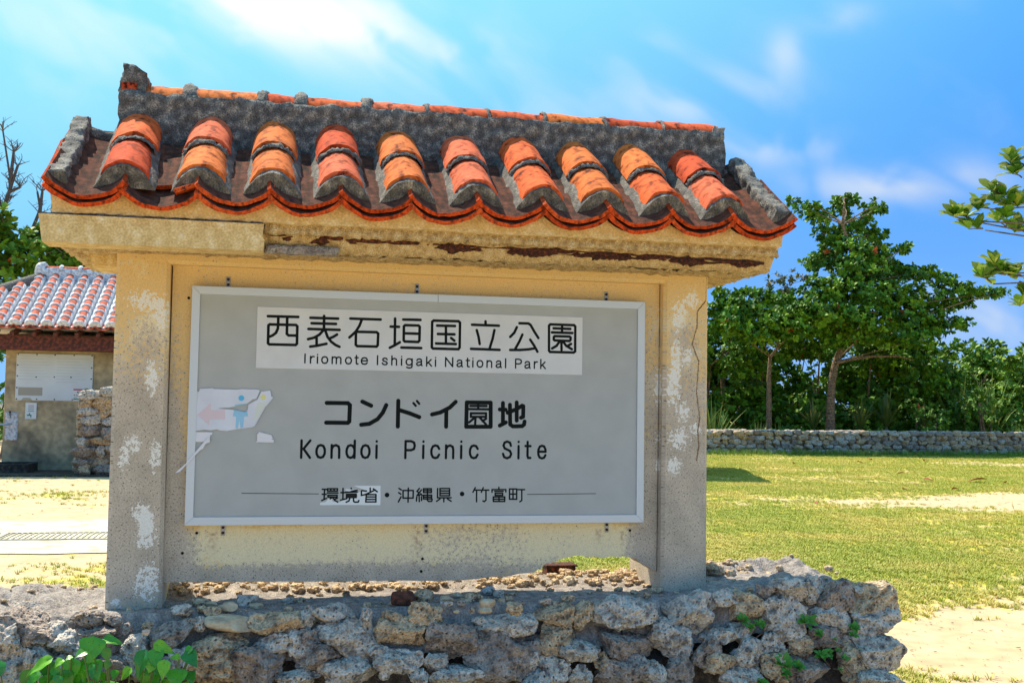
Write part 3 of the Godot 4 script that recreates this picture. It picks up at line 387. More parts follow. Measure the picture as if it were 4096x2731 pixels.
# painted render of the sign wall: yellow paint, bleached and flaking to bare grey cement, with limewash scabs
func facade_uv(p: Vector3) -> Vector2: return Vector2((p.x - 0.7 * (p.z - 0.005) + 1.2) / 2.4, (2.18 - p.y) / 1.44)
func facade_material() -> StandardMaterial3D:
	var w := 1440; var h := 864
	var a := bytes(noise(701, 0.010, 5), w, h, false); var b := bytes(noise(702, 0.07, 4), w, h, false); var c := bytes(noise(703, 0.22, 2), w, h, false); var e := bytes(noise(704, 0.12, 1, FastNoiseLite.TYPE_CELLULAR), w, h, false)
	# bare cement: centre x, y, radii, strength
	var bare := [[-1.075, 1.55, 0.13, 0.24, 0.72], [-1.075, 1.30, 0.14, 0.24, 1.0], [-1.07, 1.0, 0.16, 0.35, 1.5], [1.06, 1.62, 0.10, 0.24, 0.72], [1.075, 1.32, 0.13, 0.24, 0.95], [1.08, 0.96, 0.13, 0.3, 1.5], [-0.93, 1.25, 0.045, 0.42, 0.62], [0.23, 0.98, 0.17, 0.07, 0.62], [0.95, 1.0, 0.06, 0.14, 0.75], [0.1, 0.84, 1.3, 0.05, 0.95], [0.955, 1.4, 0.03, 0.4, 0.4], [-0.4, 0.845, 0.6, 0.035, 1.0], [-1.05, 1.72, 0.04, 0.05, 0.45], [1.07, 1.79, 0.04, 0.06, 0.6], [-0.90, 0.93, 0.08, 0.1, 0.6]]
	var lime := [[-1.072, 1.887, 0.045, 0.03], [-1.005, 1.84, 0.03, 0.05], [-1.035, 1.6, 0.02, 0.05], [-1.095, 1.351, 0.025, 0.025], [-1.013, 1.31, 0.016, 0.045], [-1.125, 1.295, 0.015, 0.03], [-1.055, 1.10, 0.03, 0.03], [-1.035, 1.06, 0.02, 0.03], [-1.035, 1.01, 0.03, 0.04], [-1.025, 0.845, 0.035, 0.055], [-1.135, 0.77, 0.015, 0.015], [1.046, 1.90, 0.025, 0.05], [1.10, 1.965, 0.03, 0.025], [1.036, 1.72, 0.02, 0.07], [1.085, 1.727, 0.015, 0.03], [1.02, 1.6, 0.025, 0.06], [1.067, 1.50, 0.025, 0.03], [1.05, 1.39, 0.035, 0.035], [1.03, 1.28, 0.025, 0.03], [1.12, 1.43, 0.02, 0.02]]
	var cream := [[0.0, 0.95, 1.0, 0.09, 1.0], [-1.07, 1.75, 0.09, 0.2, 0.5], [1.07, 1.65, 0.09, 0.3, 0.5], [-0.94, 1.35, 0.05, 0.4, 0.4], [0.5, 0.98, 0.4, 0.06, 0.4]]
	var wear := PackedFloat32Array(); wear.resize(w * h); var lim := PackedFloat32Array(); lim.resize(w * h); var cre := PackedFloat32Array(); cre.resize(w * h)
	var spread := func(list: Array, into: PackedFloat32Array, gain: float) -> PackedFloat32Array:
		for q in list:
			var s: float = q[4] if q.size() > 4 else 1.0
			var x0 := maxi(0, int((q[0] - q[2] * 1.7 + 1.2) / 2.4 * w)); var x1 := mini(w - 1, int((q[0] + q[2] * 1.7 + 1.2) / 2.4 * w))
			var y0 := maxi(0, int((2.18 - q[1] - q[3] * 1.7) / 1.44 * h)); var y1 := mini(h - 1, int((2.18 - q[1] + q[3] * 1.7) / 1.44 * h))
			for y in range(y0, y1 + 1):
				var dy: float = ((2.18 - (y + 0.5) * 1.44 / h) - q[1]) / q[3]
				for x in range(x0, x1 + 1):
					var dx: float = (((x + 0.5) * 2.4 / w - 1.2) - q[0]) / q[2]
					into[y * w + x] += s * gain * maxf(0.0, 1.0 - (dx * dx + dy * dy) / 2.9)
		return into
	wear = spread.call(bare, wear, 1.0); lim = spread.call(lime, lim, 1.0); cre = spread.call(cream, cre, 1.0)
	var out := PackedByteArray(); out.resize(w * h * 3); var hh := PackedByteArray(); hh.resize(w * h)
	for k in w * h:
		var fa := a[k] / 255.0; var fb := b[k] / 255.0; var fc := c[k] / 255.0
		var r := 222.0; var g := 191.0; var bl := 134.0
		var pale := smoothstep(0.45, 0.85, cre[k] * 1.15 + (fa - 0.5) * 0.9 + (fb - 0.5) * 0.5 + 0.15)
		r += (230.0 - r) * pale; g += (216.0 - g) * pale; bl += (176.0 - bl) * pale
		var hgt := 150.0 + fc * 70.0
		var bareness := wear[k] * 0.60 + (fb - 0.5) * 0.85 + (fa - 0.5) * 0.45 + (fc - 0.5) * 1.15
		if bareness > 0.38:
			var u := minf(1.0, (bareness - 0.38) * 9.0); var gg := 150.0 + fa * 30.0 + fc * 22.0
			r += (gg * 1.05 - r) * u; g += (gg * 0.98 - g) * u; bl += (gg * 0.88 - bl) * u; hgt -= 45.0 * u
			if e[k] < 26 and fb > 0.5: r *= 0.5; g *= 0.48; bl *= 0.46; hgt -= 60.0
		var li := lim[k] + (fb - 0.5) * 1.9 + (fc - 0.5) * 1.1
		if lim[k] > 0.02 and li > 0.62:
			var u2 := minf(1.0, (li - 0.62) * 7.0)
			r += (226.0 - r) * u2; g += (224.0 - g) * u2; bl += (216.0 - bl) * u2; hgt += 25.0 * u2
		elif e[k] < 12 and fa > 0.5: r *= 0.62; g *= 0.6; bl *= 0.56
		var f := 0.93 + fc * 0.14
		out[k * 3] = clampi(int(r * f), 0, 255); out[k * 3 + 1] = clampi(int(g * f), 0, 255); out[k * 3 + 2] = clampi(int(bl * f), 0, 255); hh[k] = clampi(int(hgt), 0, 255)
	# crack in the right pier, its groove shade and dirt drawn in as a brown line; rust runs under old screw holes
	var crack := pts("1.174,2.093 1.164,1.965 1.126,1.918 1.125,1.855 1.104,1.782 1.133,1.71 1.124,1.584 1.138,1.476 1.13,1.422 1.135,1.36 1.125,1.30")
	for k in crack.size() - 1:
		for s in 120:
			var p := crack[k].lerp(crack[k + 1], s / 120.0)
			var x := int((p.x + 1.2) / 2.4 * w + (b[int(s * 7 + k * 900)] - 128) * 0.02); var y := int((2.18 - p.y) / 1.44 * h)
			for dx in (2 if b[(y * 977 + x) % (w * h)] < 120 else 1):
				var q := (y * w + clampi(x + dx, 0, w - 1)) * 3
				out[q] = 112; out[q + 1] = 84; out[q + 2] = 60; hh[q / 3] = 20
	for hq in [[-0.762, 1.02, 0.10, 0.020], [0.015, 1.02, 0.13, 0.022], [0.757, 1.02, 0.07, 0.015], [-0.908, 0.94, 0.05, 0.008], [0.003, 0.905, 0.05, 0.008], [0.857, 1.01, 0.08, 0.01]]:
		var y0 := int((2.18 - hq[1]) / 1.44 * h); var n := int(hq[2] / 1.44 * h)
		for j in n:
			var half := int(hq[3] / 2.4 * w)
			for i in range(-half, half + 1):
				var x := int((hq[0] + 1.2) / 2.4 * w) + i; var k := (y0 + j) * w + x
				if k >= w * h: continue
				var u := (1.0 - absf(i) / float(half + 1)) * (1.0 - float(j) / n) * clampf(b[k] / 255.0 * 2.2 - 0.55, 0.0, 1.0) * 0.75
				out[k * 3] = int(lerpf(out[k * 3], 150, u)); out[k * 3 + 1] = int(lerpf(out[k * 3 + 1], 120, u)); out[k * 3 + 2] = int(lerpf(out[k * 3 + 2], 96, u))
	var m := plain(Color.WHITE, 0.92)
	m.albedo_texture = ImageTexture.create_from_image(Image.create_from_data(w, h, false, Image.FORMAT_RGB8, out))
	m.heightmap_enabled = true; m.heightmap_scale = 0.35; m.heightmap_texture = ImageTexture.create_from_image(Image.create_from_data(w, h, false, Image.FORMAT_L8, hh))
	return m
# ---- ground ------------------------------------------------------------
var g_a: FastNoiseLite; var g_b: FastNoiseLite; var g_c: FastNoiseLite
const GX0 := -26.0
const GZ0 := -40.0
const GSZ := 64.0
# how grassy a spot is (0 bare coral sand .. 1 turf)
func turf(x: float, z: float) -> float:
	var v := g_a.get_noise_2d(x * 0.55, z) * 0.65 + g_b.get_noise_2d(x * 0.6, z) * 0.5
	var base := 0.55
	if x < 1.5: base = lerpf(0.10, 0.55, clampf((x + 0.5) / 2.0, 0.0, 1.0))
	base += 0.35 * exp(-pow((z + 8.0) / 4.0, 2.0) - pow((x - 5.5) / 3.5, 2.0))
	base -= 0.95 * exp(-pow((z + 13.3) / 1.9, 2.0) - pow((x - 13.8) / 3.0, 2.0))
	base -= 0.62 * exp(-pow((z + 1.1) / 3.8, 2.0) - pow((x - 4.4) / 2.2, 2.0))
	base -= 0.55 * exp(-pow((z + 5.0) / 2.0, 2.0) - pow((x - 8.0) / 1.6, 2.0))
	base -= 0.5 * exp(-pow((z + 27.0) / 1.2, 2.0) - pow((x - 24.0) / 3.0, 2.0))
	if z < -16.0 and x > 2.0: base += 0.16
	if z > 0.6: base = -0.05
	if x < 0.0 and z < -17.0: base -= 0.3
	return base + v
func make_ground() -> void:
	g_a = noise(801, 0.22, 3); g_b = noise(802, 1.3, 4); g_c = noise(803, 0.5, 3)
	var w := 1280
	var fine := bytes(noise(811, 0.3, 3), 512, 512); var mid := bytes(noise(812, 0.03, 4), 512, 512)
	var out := PackedByteArray(); out.resize(w * w * 3)
	# turf() on a coarse lattice, then blended
	var L := 320; var lat := PackedFloat32Array(); lat.resize((L + 1) * (L + 1))
	for j in L + 1:
		for i in L + 1: lat[j * (L + 1) + i] = turf(GX0 + GSZ * i / L, GZ0 + GSZ * j / L)
	for y in w:
		var jf := float(y) * L / w; var j0 := int(jf); var fy := jf - j0
		for x in w:
			var i_f := float(x) * L / w; var i0 := int(i_f); var fx := i_f - i0; var q := j0 * (L + 1) + i0
			var t := lerpf(lerpf(lat[q], lat[q + 1], fx), lerpf(lat[q + L + 1], lat[q + L + 2], fx), fy)
			var f := fine[(y & 511) * 512 + (x & 511)] / 255.0; var m := mid[((y * 3) & 511) * 512 + ((x * 3) & 511)] / 255.0
			var gr := smoothstep(0.25, 0.6, t + (f - 0.5) * 0.9 + (m - 0.5) * 0.4)
			var k := (y * w + x) * 3
			var sr := 174.0 + m * 28.0; var sg := 150.0 + m * 28.0; var sb := 112.0 + m * 30.0
			var tr := 160.0 + m * 44.0; var tg := 152.0 + f * 36.0; var tb := 40.0 + m * 24.0
			var br := 0.9 + f * 0.2
			out[k] = clampi(int(lerpf(sr, tr, gr) * br), 0, 255); out[k + 1] = clampi(int(lerpf(sg, tg, gr) * br), 0, 255); out[k + 2] = clampi(int(lerpf(sb, tb, gr) * br), 0, 255)
	var m := plain(Color.WHITE, 0.95)
	m.albedo_texture = ImageTexture.create_from_image(Image.create_from_data(w, w, false, Image.FORMAT_RGB8, out)); m.texture_repeat = true
	var bump := grained(821, 1.0, [[0.0, Color.BLACK], [1.0, Color.WHITE]], 0.5, [20.0, Color.BLACK], 1.0)
	m.heightmap_enabled = true; m.heightmap_texture = bump.heightmap_texture; m.heightmap_scale = 1.0
	var mb := MB.new(); var hn := noise(805, 0.11, 3)
	var at := func(i: float, n: int, lo: float, size: float) -> float: return lo + size * i / n
	var nn := 128
	mb.grid(nn, nn, func(u, v):
		var x: float = GX0 + GSZ * u; var z: float = GZ0 + GSZ * v
		return Vector3(x, hn.get_noise_2d(x, z) * 0.005 - 0.004, z))
	# skirt out to the horizon
	var far := 420.0; var s := mb.v.size()
	for r in 2:
		for k in 4:
			var p := Vector3(GX0 if k in [0, 3] else GX0 + GSZ, -0.012, GZ0 if k < 2 else GZ0 + GSZ)
			if r == 1: p = Vector3(-far if k in [0, 3] else far, -0.3, -far if k < 2 else far)
			mb.add(p, Vector2((p.x - GX0) / GSZ, (p.z - GZ0) / GSZ))
	for k in 4:
		var k2 := (k + 1) % 4
		mb.quad(s + k, s + 4 + k, s + 4 + k2, s + k2)
	var g := part("ground", mb.done(), m, self); structure(g)
	M.grate = grained(827, 0.5, [[0.2, C(150, 140, 118)], [0.8, C(206, 194, 164)]], 0.3, [], 0.1)
	# pale concrete path with two drain gratings
	M.path = grained(831, 2.2, [[0.2, C(164, 154, 132)], [0.5, C(190, 182, 164)], [0.8, C(204, 198, 184)]], 0.14, [], 0.1)
	var pm := MB.new(); var pn := noise(833, 0.8, 3)
	pm.grid(60, 8, func(u, v):
		var x := lerpf(-16.0, 0.2, u); var z := lerpf(-10.9, -7.6, v)
		var e := 0.22 * pn.get_noise_2d(x, 9.0 + z) if (v < 0.01 or v > 0.99) else 0.0
		return Vector3(x, 0.006, z + e))
	structure(part("path", pm.done(), M.path, self))
	for gx in [[-4.35, 1.5], [-2.8, 1.5]]:
		var t := thing("drain_grating", "grey steel drain grating set flush in the pale concrete path", "grating", Vector3(gx[0], 0.007, -9.05), "drain gratings in the path")
		var fr := MB.new(); var hw: float = gx[1] / 2
		for e in [-1, 1]:
			fr.bevel_box(Vector3(0, 0.006, e * 0.33), Vector3(gx[1] - 0.02, 0.012, 0.02), 0.002); fr.bevel_box(Vector3(e * (hw - 0.02), 0.006, 0), Vector3(0.02, 0.011, 0.64), 0.002)
		part("frame", fr.done(), M.grate, t)
		var bar := MB.new(); bar.bevel_box(Vector3(0, 0.005, 0), Vector3(0.016, 0.009, 0.64), 0.002); var bm := bar.done()
		for k in 24: part("bar", bm, M.grate, t, Transform3D(Basis.IDENTITY, Vector3(-hw + 0.06 + k * (gx[1] - 0.12) / 23.0, 0, 0)))
	# thin pole lying on the path
	var pole := MB.new(); pole.tube([Vector3(-1.4, 0.03, 0.1), Vector3(0.0, 0.03, 0.0), Vector3(0.6, 0.03, -0.04)], [0.012, 0.012, 0.012], 8)
	pole.tube([Vector3(0.5, 0.03, -0.03), Vector3(0.5, 0.09, -0.03)], [0.02, 0.012], 6)
	var po := tag(part("pole", pole.done(), M.steel, self), "thin metal pole lying across the pale path beside the gratings", "pole"); po.position = Vector3(-4.15, -0.01, -8.75)
	# turf blades
	var gm := MB.new()
	for k in 7:
		var a := TAU * k / 7.0 + R(-0.4, 0.4); var d := Vector3(cos(a), 0, sin(a)); var side := Vector3(-d.z, 0, d.x) * 0.006
		var b0 := d * R(0.0, 0.03); var hgt := R(0.6, 1.0)
		var i0 := gm.add(b0 - side); var i1 := gm.add(b0 + side); var i2 := gm.add(b0 + d * 0.02 + Vector3(0, hgt * 0.035, 0) + side * 0.7); var i3 := gm.add(b0 + d * 0.02 + Vector3(0, hgt * 0.035, 0) - side * 0.7); var i4 := gm.add(b0 + d * 0.055 + Vector3(0, hgt * 0.052, 0))
		gm.quad(i0, i1, i2, i3); gm.tri(i3, i2, i4)
	var gmesh := gm.done(); var xs := []; var cs := []
	var tries := 0
	while xs.size() < 140000 and tries < 420000:
		tries += 1
		# denser near the viewer: pick a distance, then a place across the view
		var z := 1.0 - pow(rng.randf(), 1.7) * 35.5; var x := R(-2.0, 3.2) + (4.3 - z) * R(-0.30, 0.80)
		if z > -0.7 and x < 2.05: continue
		if x > GX0 + GSZ - 1: continue
		if x < 0.35 and z < -7.4 and z > -11.1: continue
		if x < -1.9 and z < -20.6: continue
		var t := turf(x, z) + R(-0.5, 0.28)
		if t < 0.33: continue
		var sc := R(0.4, 0.8) * (1.0 + clampf(-z / 40.0, 0.0, 1.0) * 0.8)
		xs.append(Transform3D(Basis(Vector3.UP, R(0, TAU)).scaled(Vector3(sc, sc * R(0.6, 1.1), sc)), Vector3(x, -0.006, z)))
		var dry := clampf(g_c.get_noise_2d(x, z) * 0.9 + R(-0.25, 0.45) + 0.12, 0.0, 1.0)
		cs.append(Color(0.29, 0.335, 0.018).lerp(Color(0.56, 0.44, 0.10), dry))
	# litter on the sand: straw, bark crumbs, pebbles
	var bit := rock(3290, Vector3(0.5, 0.2, 0.3), 3, 0.2, 0.0, 2.5, 3); var bx := []; var bc := []
	for k in 9000:
		var z := 1.0 - pow(rng.randf(), 1.6) * 20.0; var x := R(-2.0, 3.2) + (4.3 - z) * R(-0.30, 0.80)
		if (z > -0.7 and x < 2.05) or (x < -1.9 and z < -19.0): continue
		var sc := R(0.006, 0.022) * (1.0 + clampf(-z / 20.0, 0.0, 1.0))
		bx.append(Transform3D(Basis(Vector3.UP, R(0, TAU)) * Basis.from_scale(Vector3(sc * R(0.6, 2.2), sc * 0.6, sc * R(0.3, 0.8))), Vector3(x, 0.002, z))); bc.append([Color(0.16, 0.12, 0.08), Color(0.36, 0.29, 0.18), Color(0.22, 0.10, 0.05), Color(0.55, 0.5, 0.42), Color(0.42, 0.36, 0.14)][rng.randi() % 5])
	var li := many("litter", bit, M.grass, self, bx, bc); li.set_meta("label", "straw, bark crumbs and pebbles scattered on the sandy ground"); li.set_meta("category", "litter")
	print("turf ", xs.size(), " tries ", tries)
	var turf_o := many("grass", gmesh, M.grass, self, xs, cs)
	turf_o.set_meta("label", "short patchy green and straw coloured turf on the sand"); turf_o.set_meta("category", "grass")

# ---- coral stone wall in front ------------------------------------------
func face_z(y: float) -> float: return 0.18 + maxf(0.0, 0.74 - y) * 0.45
var cap_n: FastNoiseLite; var cap_f: FastNoiseLite
func cap_y(x: float, z: float) -> float:
	var y := 0.750 + 0.035 * smoothstep(0.9, 1.35, x) + 0.012 * smoothstep(-0.6, 0.6, x)
	y += 0.035 * exp(-pow((z + 0.34) / 0.12, 2.0)) * (1.0 if x > -1.2 else 0.4)
	var rough := 0.4 + 0.9 * smoothstep(-1.15, -1.4, x) + 0.9 * smoothstep(1.2, 1.5, x)
	y += cap_n.get_noise_2d(x, z) * 0.03 * rough + cap_f.get_noise_2d(x, z) * 0.016 * rough
	return y
func make_coral_wall() -> void:
	cap_n = noise(901, 3.2, 4); cap_f = noise(902, 16.0, 4)
	var t := thing("coral_wall", "low wall of pitted grey coral stones and mortar carrying the tiled sign", "stone wall")
	part("core", rough_box(Vector3(-1.4, 0.34, -0.235), Vector3(6.3, 0.70, 0.59), 0.035, 0.03, 911, 7.0, func(p: Vector3):
		if p.z > 0.0: p.z += maxf(0.0, 0.72 - p.y) * 0.40
		return p), M.joint, t)
	var cap := MB.new()
	cap.grid(520, 72, func(u, v):
		var x := lerpf(-4.6, 1.86, u); var z := lerpf(-0.58, 0.22, v)
		var y := cap_y(x, z)
		var e := maxf(maxf(smoothstep(0.10, 0.22, z), smoothstep(-0.46, -0.58, z)), smoothstep(1.72, 1.86, x))
		y -= e * e * 0.16
		return Vector3(x + cap_f.get_noise_2d(x * 1.3, z) * 0.01, y, z + cap_f.get_noise_2d(z, x) * 0.012))
	part("mortar_cap", cap.done(), M.bed_mortar, t)
	var k := 0
	for s in STONES:
		var h := Vector3(s[3] * 0.545, s[4] * 0.545, maxf(s[3], s[4]) * 0.42)
		var big: float = maxf(s[3], s[4])
		var n := 30 if big > 0.12 else (20 if big > 0.06 else 12)
		var smooth_one: bool = absf(s[0] + 0.735) < 0.03 and s[1] > 0.68
		var m := rock(1000 + k * 13, h, n, 0.05 if smooth_one else R(0.11, 0.17), 0.0 if smooth_one else R(0.25, 0.5), 2.7 if smooth_one else R(2.8, 4.4), 3 if smooth_one else 8)
		var mat: Material = M.coral_smooth if smooth_one else [M.coral, M.coral, M.coral_warm, M.coral_dark][rng.randi() % 4]
		part("stone", m, mat, t, Transform3D(Basis(Vector3.BACK, deg_to_rad(-s[5])) * Basis(Vector3.UP, R(-0.25, 0.25)), Vector3(s[0], s[1], s[2] - h.z * 0.45 + 0.025 + R(-0.012, 0.012))))
		k += 1
	# rows below the picture and along the wall beyond it, from a few shapes
	var shapes := []
	for q in 7: shapes.append(rock(3000 + q * 17, Vector3(0.105, 0.07, 0.08), 14, 0.14, 0.25, 3.0, 5))
	var y := 0.06
	while y < 0.74:
		var x := -4.5 + R(0, 0.1)
		while x < 1.86:
			var wd := R(0.13, 0.24)
			if y < 0.40 or x < -1.75:
				var b := Basis(Vector3.BACK, R(-0.25, 0.25)) * Basis(Vector3.UP, R(-0.3, 0.3)) * Basis.from_scale(Vector3(wd / 0.21, R(0.85, 1.2), 1.0))
				part("stone", shapes[rng.randi() % 7], [M.coral, M.coral_warm, M.coral_dark][rng.randi() % 3], t, Transform3D(b, Vector3(x + wd / 2, y + R(-0.02, 0.02), face_z(y) - 0.03)))
			x += wd
		y += 0.125
	# right end of the wall
	for q in 16:
		var yy := 0.05 + (q % 4) * 0.17 + R(-0.02, 0.02)
		part("stone", shapes[q % 7], [M.coral, M.coral_warm][q % 2], t, Transform3D(Basis(Vector3.UP, PI / 2 + R(-0.3, 0.3)) * Basis.from_scale(Vector3(1.0, 1.25, 1.1)), Vector3(1.80, yy, 0.1 - (q / 4) * 0.18)))
	# chips and pebbles bedded in the mortar
	var chip := rock(3200, Vector3(0.5, 0.34, 0.42), 6, 0.2, 0.1, 2.6, 4); var xs := []
	for q in 1050:
		var x := R(-1.9, 1.85); var z := R(-0.52, 0.16)
		if q < 700: z = R(-0.46, -0.2); x = R(-0.98, 1.5)
		var sc := pow(rng.randf(), 2.2) * 0.035 + 0.006
		if q < 700: sc *= 1.25
		xs.append(Transform3D(Basis(Vector3.UP, R(0, TAU)) * Basis(Vector3.RIGHT, R(-0.4, 0.4)) * Basis.from_scale(Vector3(sc, sc * R(0.7, 1.1), sc)), Vector3(x, cap_y(x, z) + sc * 0.12, z)))
	many("chips", chip, M.coral_warm, t, xs)
	# loose stones lying under the sign panel
	k = 0
	for s in LOOSE:
		var h := Vector3(s[2] * 0.5, s[3] * 0.5, (s[2] + s[3]) * 0.27)
		var brick := k == 0
		var o := part("loose_brick" if brick else "loose_stone", rock(3300 + k * 7, h, 14, 0.04 if brick else 0.1, 0.04 if brick else 0.12, 5.0 if brick else 2.7, 2 if brick else 4), M.pan if brick else ([M.coral, M.coral_warm, M.coral_smooth][k % 3]), self, Transform3D(Basis(Vector3.UP, R(-0.4, 0.4)), Vector3(s[0], cap_y(s[0], s[1]) + h.y * 0.75, s[1])))
		if brick: tag(o, "reddish brown brick fragment lying on the wall under the sign panel", "brick")
		else: tag(o, "loose grey coral stone lying on the mortar under the sign panel", "stone", "loose stones on the wall top")
		k += 1
	var bx := thing("rusty_box", "rusty brown steel box standing behind the broken sign panel", "metal box", Vector3(0.66, 0.772, -0.44))
	var bb := MB.new(); bb.bevel_box(Vector3(0, 0.02, 0), Vector3(0.13, 0.055, 0.09), 0.003); part("body", bb.done(), M.rust, bx)
	var lid := MB.new(); lid.bevel_box(Vector3(0.002, 0.051, 0), Vector3(0.142, 0.008, 0.1), 0.002); part("lid", lid.done(), M.rust, bx)
# ---- the sign wall: concrete frame, panel, eaves and tiled roof -----------
const SLOPE := 0.541   # roof pitch in radians
func chamfer_prism(mb: MB, poly: PackedVector2Array, z0: float, z1: float, b: float, tf: Callable) -> void:
	var n := poly.size(); var cw := Geometry2D.is_polygon_clockwise(poly); var ins := PackedVector2Array()
	for k in n:
		var e0 := (poly[k] - poly[(k + n - 1) % n]).normalized(); var e1 := (poly[(k + 1) % n] - poly[k]).normalized()
		var n0 := e0.orthogonal() * (-1.0 if cw else 1.0); var n1 := e1.orthogonal() * (-1.0 if cw else 1.0)
		# inward miter
		var m := (n0 + n1); m = m / maxf(0.3, m.dot(n0)); ins.append(poly[k] - m * b)
	var test := (ins[0] - poly[0])
	if not Geometry2D.is_point_in_polygon(ins[0], poly):
		for k in n: ins[k] = poly[k] * 2.0 - ins[k]
	var t := Geometry2D.triangulate_polygon(ins)
	for k in range(0, t.size(), 3):
		var a := []
		for q in 3: a.append(Vector3(ins[t[k + q]].x, ins[t[k + q]].y, z0))
		mb.face(a, a[0] - Vector3(0, 0, 1), tf)
	for k in n:
		var k2 := (k + 1) % n
		var mid := (ins[k] + ins[k2]) / 2.0; var om := (poly[k] + poly[k2]) / 2.0; var inn := mid + (mid - om) * 3.0
		mb.face([Vector3(ins[k].x, ins[k].y, z0), Vector3(ins[k2].x, ins[k2].y, z0), Vector3(poly[k2].x, poly[k2].y, z0 - b), Vector3(poly[k].x, poly[k].y, z0 - b)], Vector3(inn.x, inn.y, z0 - b * 3), tf)
		mb.face([Vector3(poly[k].x, poly[k].y, z0 - b), Vector3(poly[k2].x, poly[k2].y, z0 - b), Vector3(poly[k2].x, poly[k2].y, z1), Vector3(poly[k].x, poly[k].y, z1)], Vector3(mid.x, mid.y, (z0 + z1) / 2), tf)
	t = Geometry2D.triangulate_polygon(poly)
	for k in range(0, t.size(), 3):
		var a := []
		for q in 3: a.append(Vector3(poly[t[k + q]].x, poly[t[k + q]].y, z1))
		mb.face(a, a[0] + Vector3(0, 0, 1), tf)
# a half-round clay tile, length along -z, hollow side down (or up for a pan)
func clay(rad: float, half: float, length: float, thick: float, taper: float, pan: bool, sd: int, wob := 0.003) -> ArrayMesh:
	var mb := MB.new(); var nz := noise(sd, 9.0, 3); var nf := noise(sd + 1, 40.0, 2)
	var p := func(u: float, v: float, r: float) -> Vector3:
		var a := (u * 2 - 1) * half; var rr := r * (1.0 - taper * v)
		var q := Vector3(sin(a) * rr, (rad - cos(a) * rr) if pan else cos(a) * rr, -v * length)
		var d := nz.get_noise_3dv(q) * wob * 1.6 + nf.get_noise_3dv(q) * wob * 0.4
		return q + Vector3(sin(a), -cos(a) if pan else cos(a), 0) * d + Vector3(0, 0, nz.get_noise_2d(u * 0.4, v * 3.0 + sd) * wob * 2.0)
	var ro := rad if not pan else rad + thick; var ri := rad - thick if not pan else rad
	var inner := MB.new()
	mb.grid(16, 6, func(u, v): return p.call(u, v, ro), pan)
	(inner if pan else mb).grid(16, 6, func(u, v): return p.call(u, v, ri), not pan)
	mb.grid(16, 1, func(u, v): return p.call(u, 0.0, lerpf(ri, ro, v)), pan)
	mb.grid(16, 1, func(u, v): return p.call(u, 1.0, lerpf(ri, ro, v)), not pan)
	mb.grid(1, 6, func(u, v): return p.call(0.0, v, lerpf(ri, ro, u)), pan)
	mb.grid(1, 6, func(u, v): return p.call(1.0, v, lerpf(ri, ro, u)), not pan)
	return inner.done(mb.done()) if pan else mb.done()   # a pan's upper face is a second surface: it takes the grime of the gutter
func gutter_tile(called: String, mesh: ArrayMesh, rim: Material, bed: Material, parent: Node3D, at: Transform3D) -> MeshInstance3D:
	var o := part(called, mesh, null, parent, at); o.set_surface_override_material(0, rim); o.set_surface_override_material(1, bed); return o
# mortar packed under a row of cover tiles: rounded loaf with spread feet, front face included
func loaf(length: float, r: float, sd: int) -> ArrayMesh:
	var mb := MB.new(); var nz := noise(sd, 14.0, 4); var nf := noise(sd + 3, 60.0, 3)
	var p := func(u: float, v: float) -> Vector3:
		var a := (u * 2 - 1) * 1.75; var rr := r * (1.0 + 0.46 * pow(absf(u * 2 - 1), 4.0))
		var q := Vector3(sin(a) * rr, cos(a) * rr, -v * length)
		return q + Vector3(sin(a), cos(a), 0.6) * (nz.get_noise_3dv(q) * 0.007 + nf.get_noise_3dv(q) * 0.003)
	mb.grid(22, 20, func(u, v): return p.call(u, v))
	mb.grid(22, 8, func(u, v):
		var e: Vector3 = p.call(u, 0.0); var q := Vector3(0, -0.01, 0.004).lerp(e, v)
		return q + Vector3(0, 0, nz.get_noise_3dv(q * 1.5) * 0.012 + nf.get_noise_3dv(q) * 0.005) * (1.0 - v))
	return mb.done()
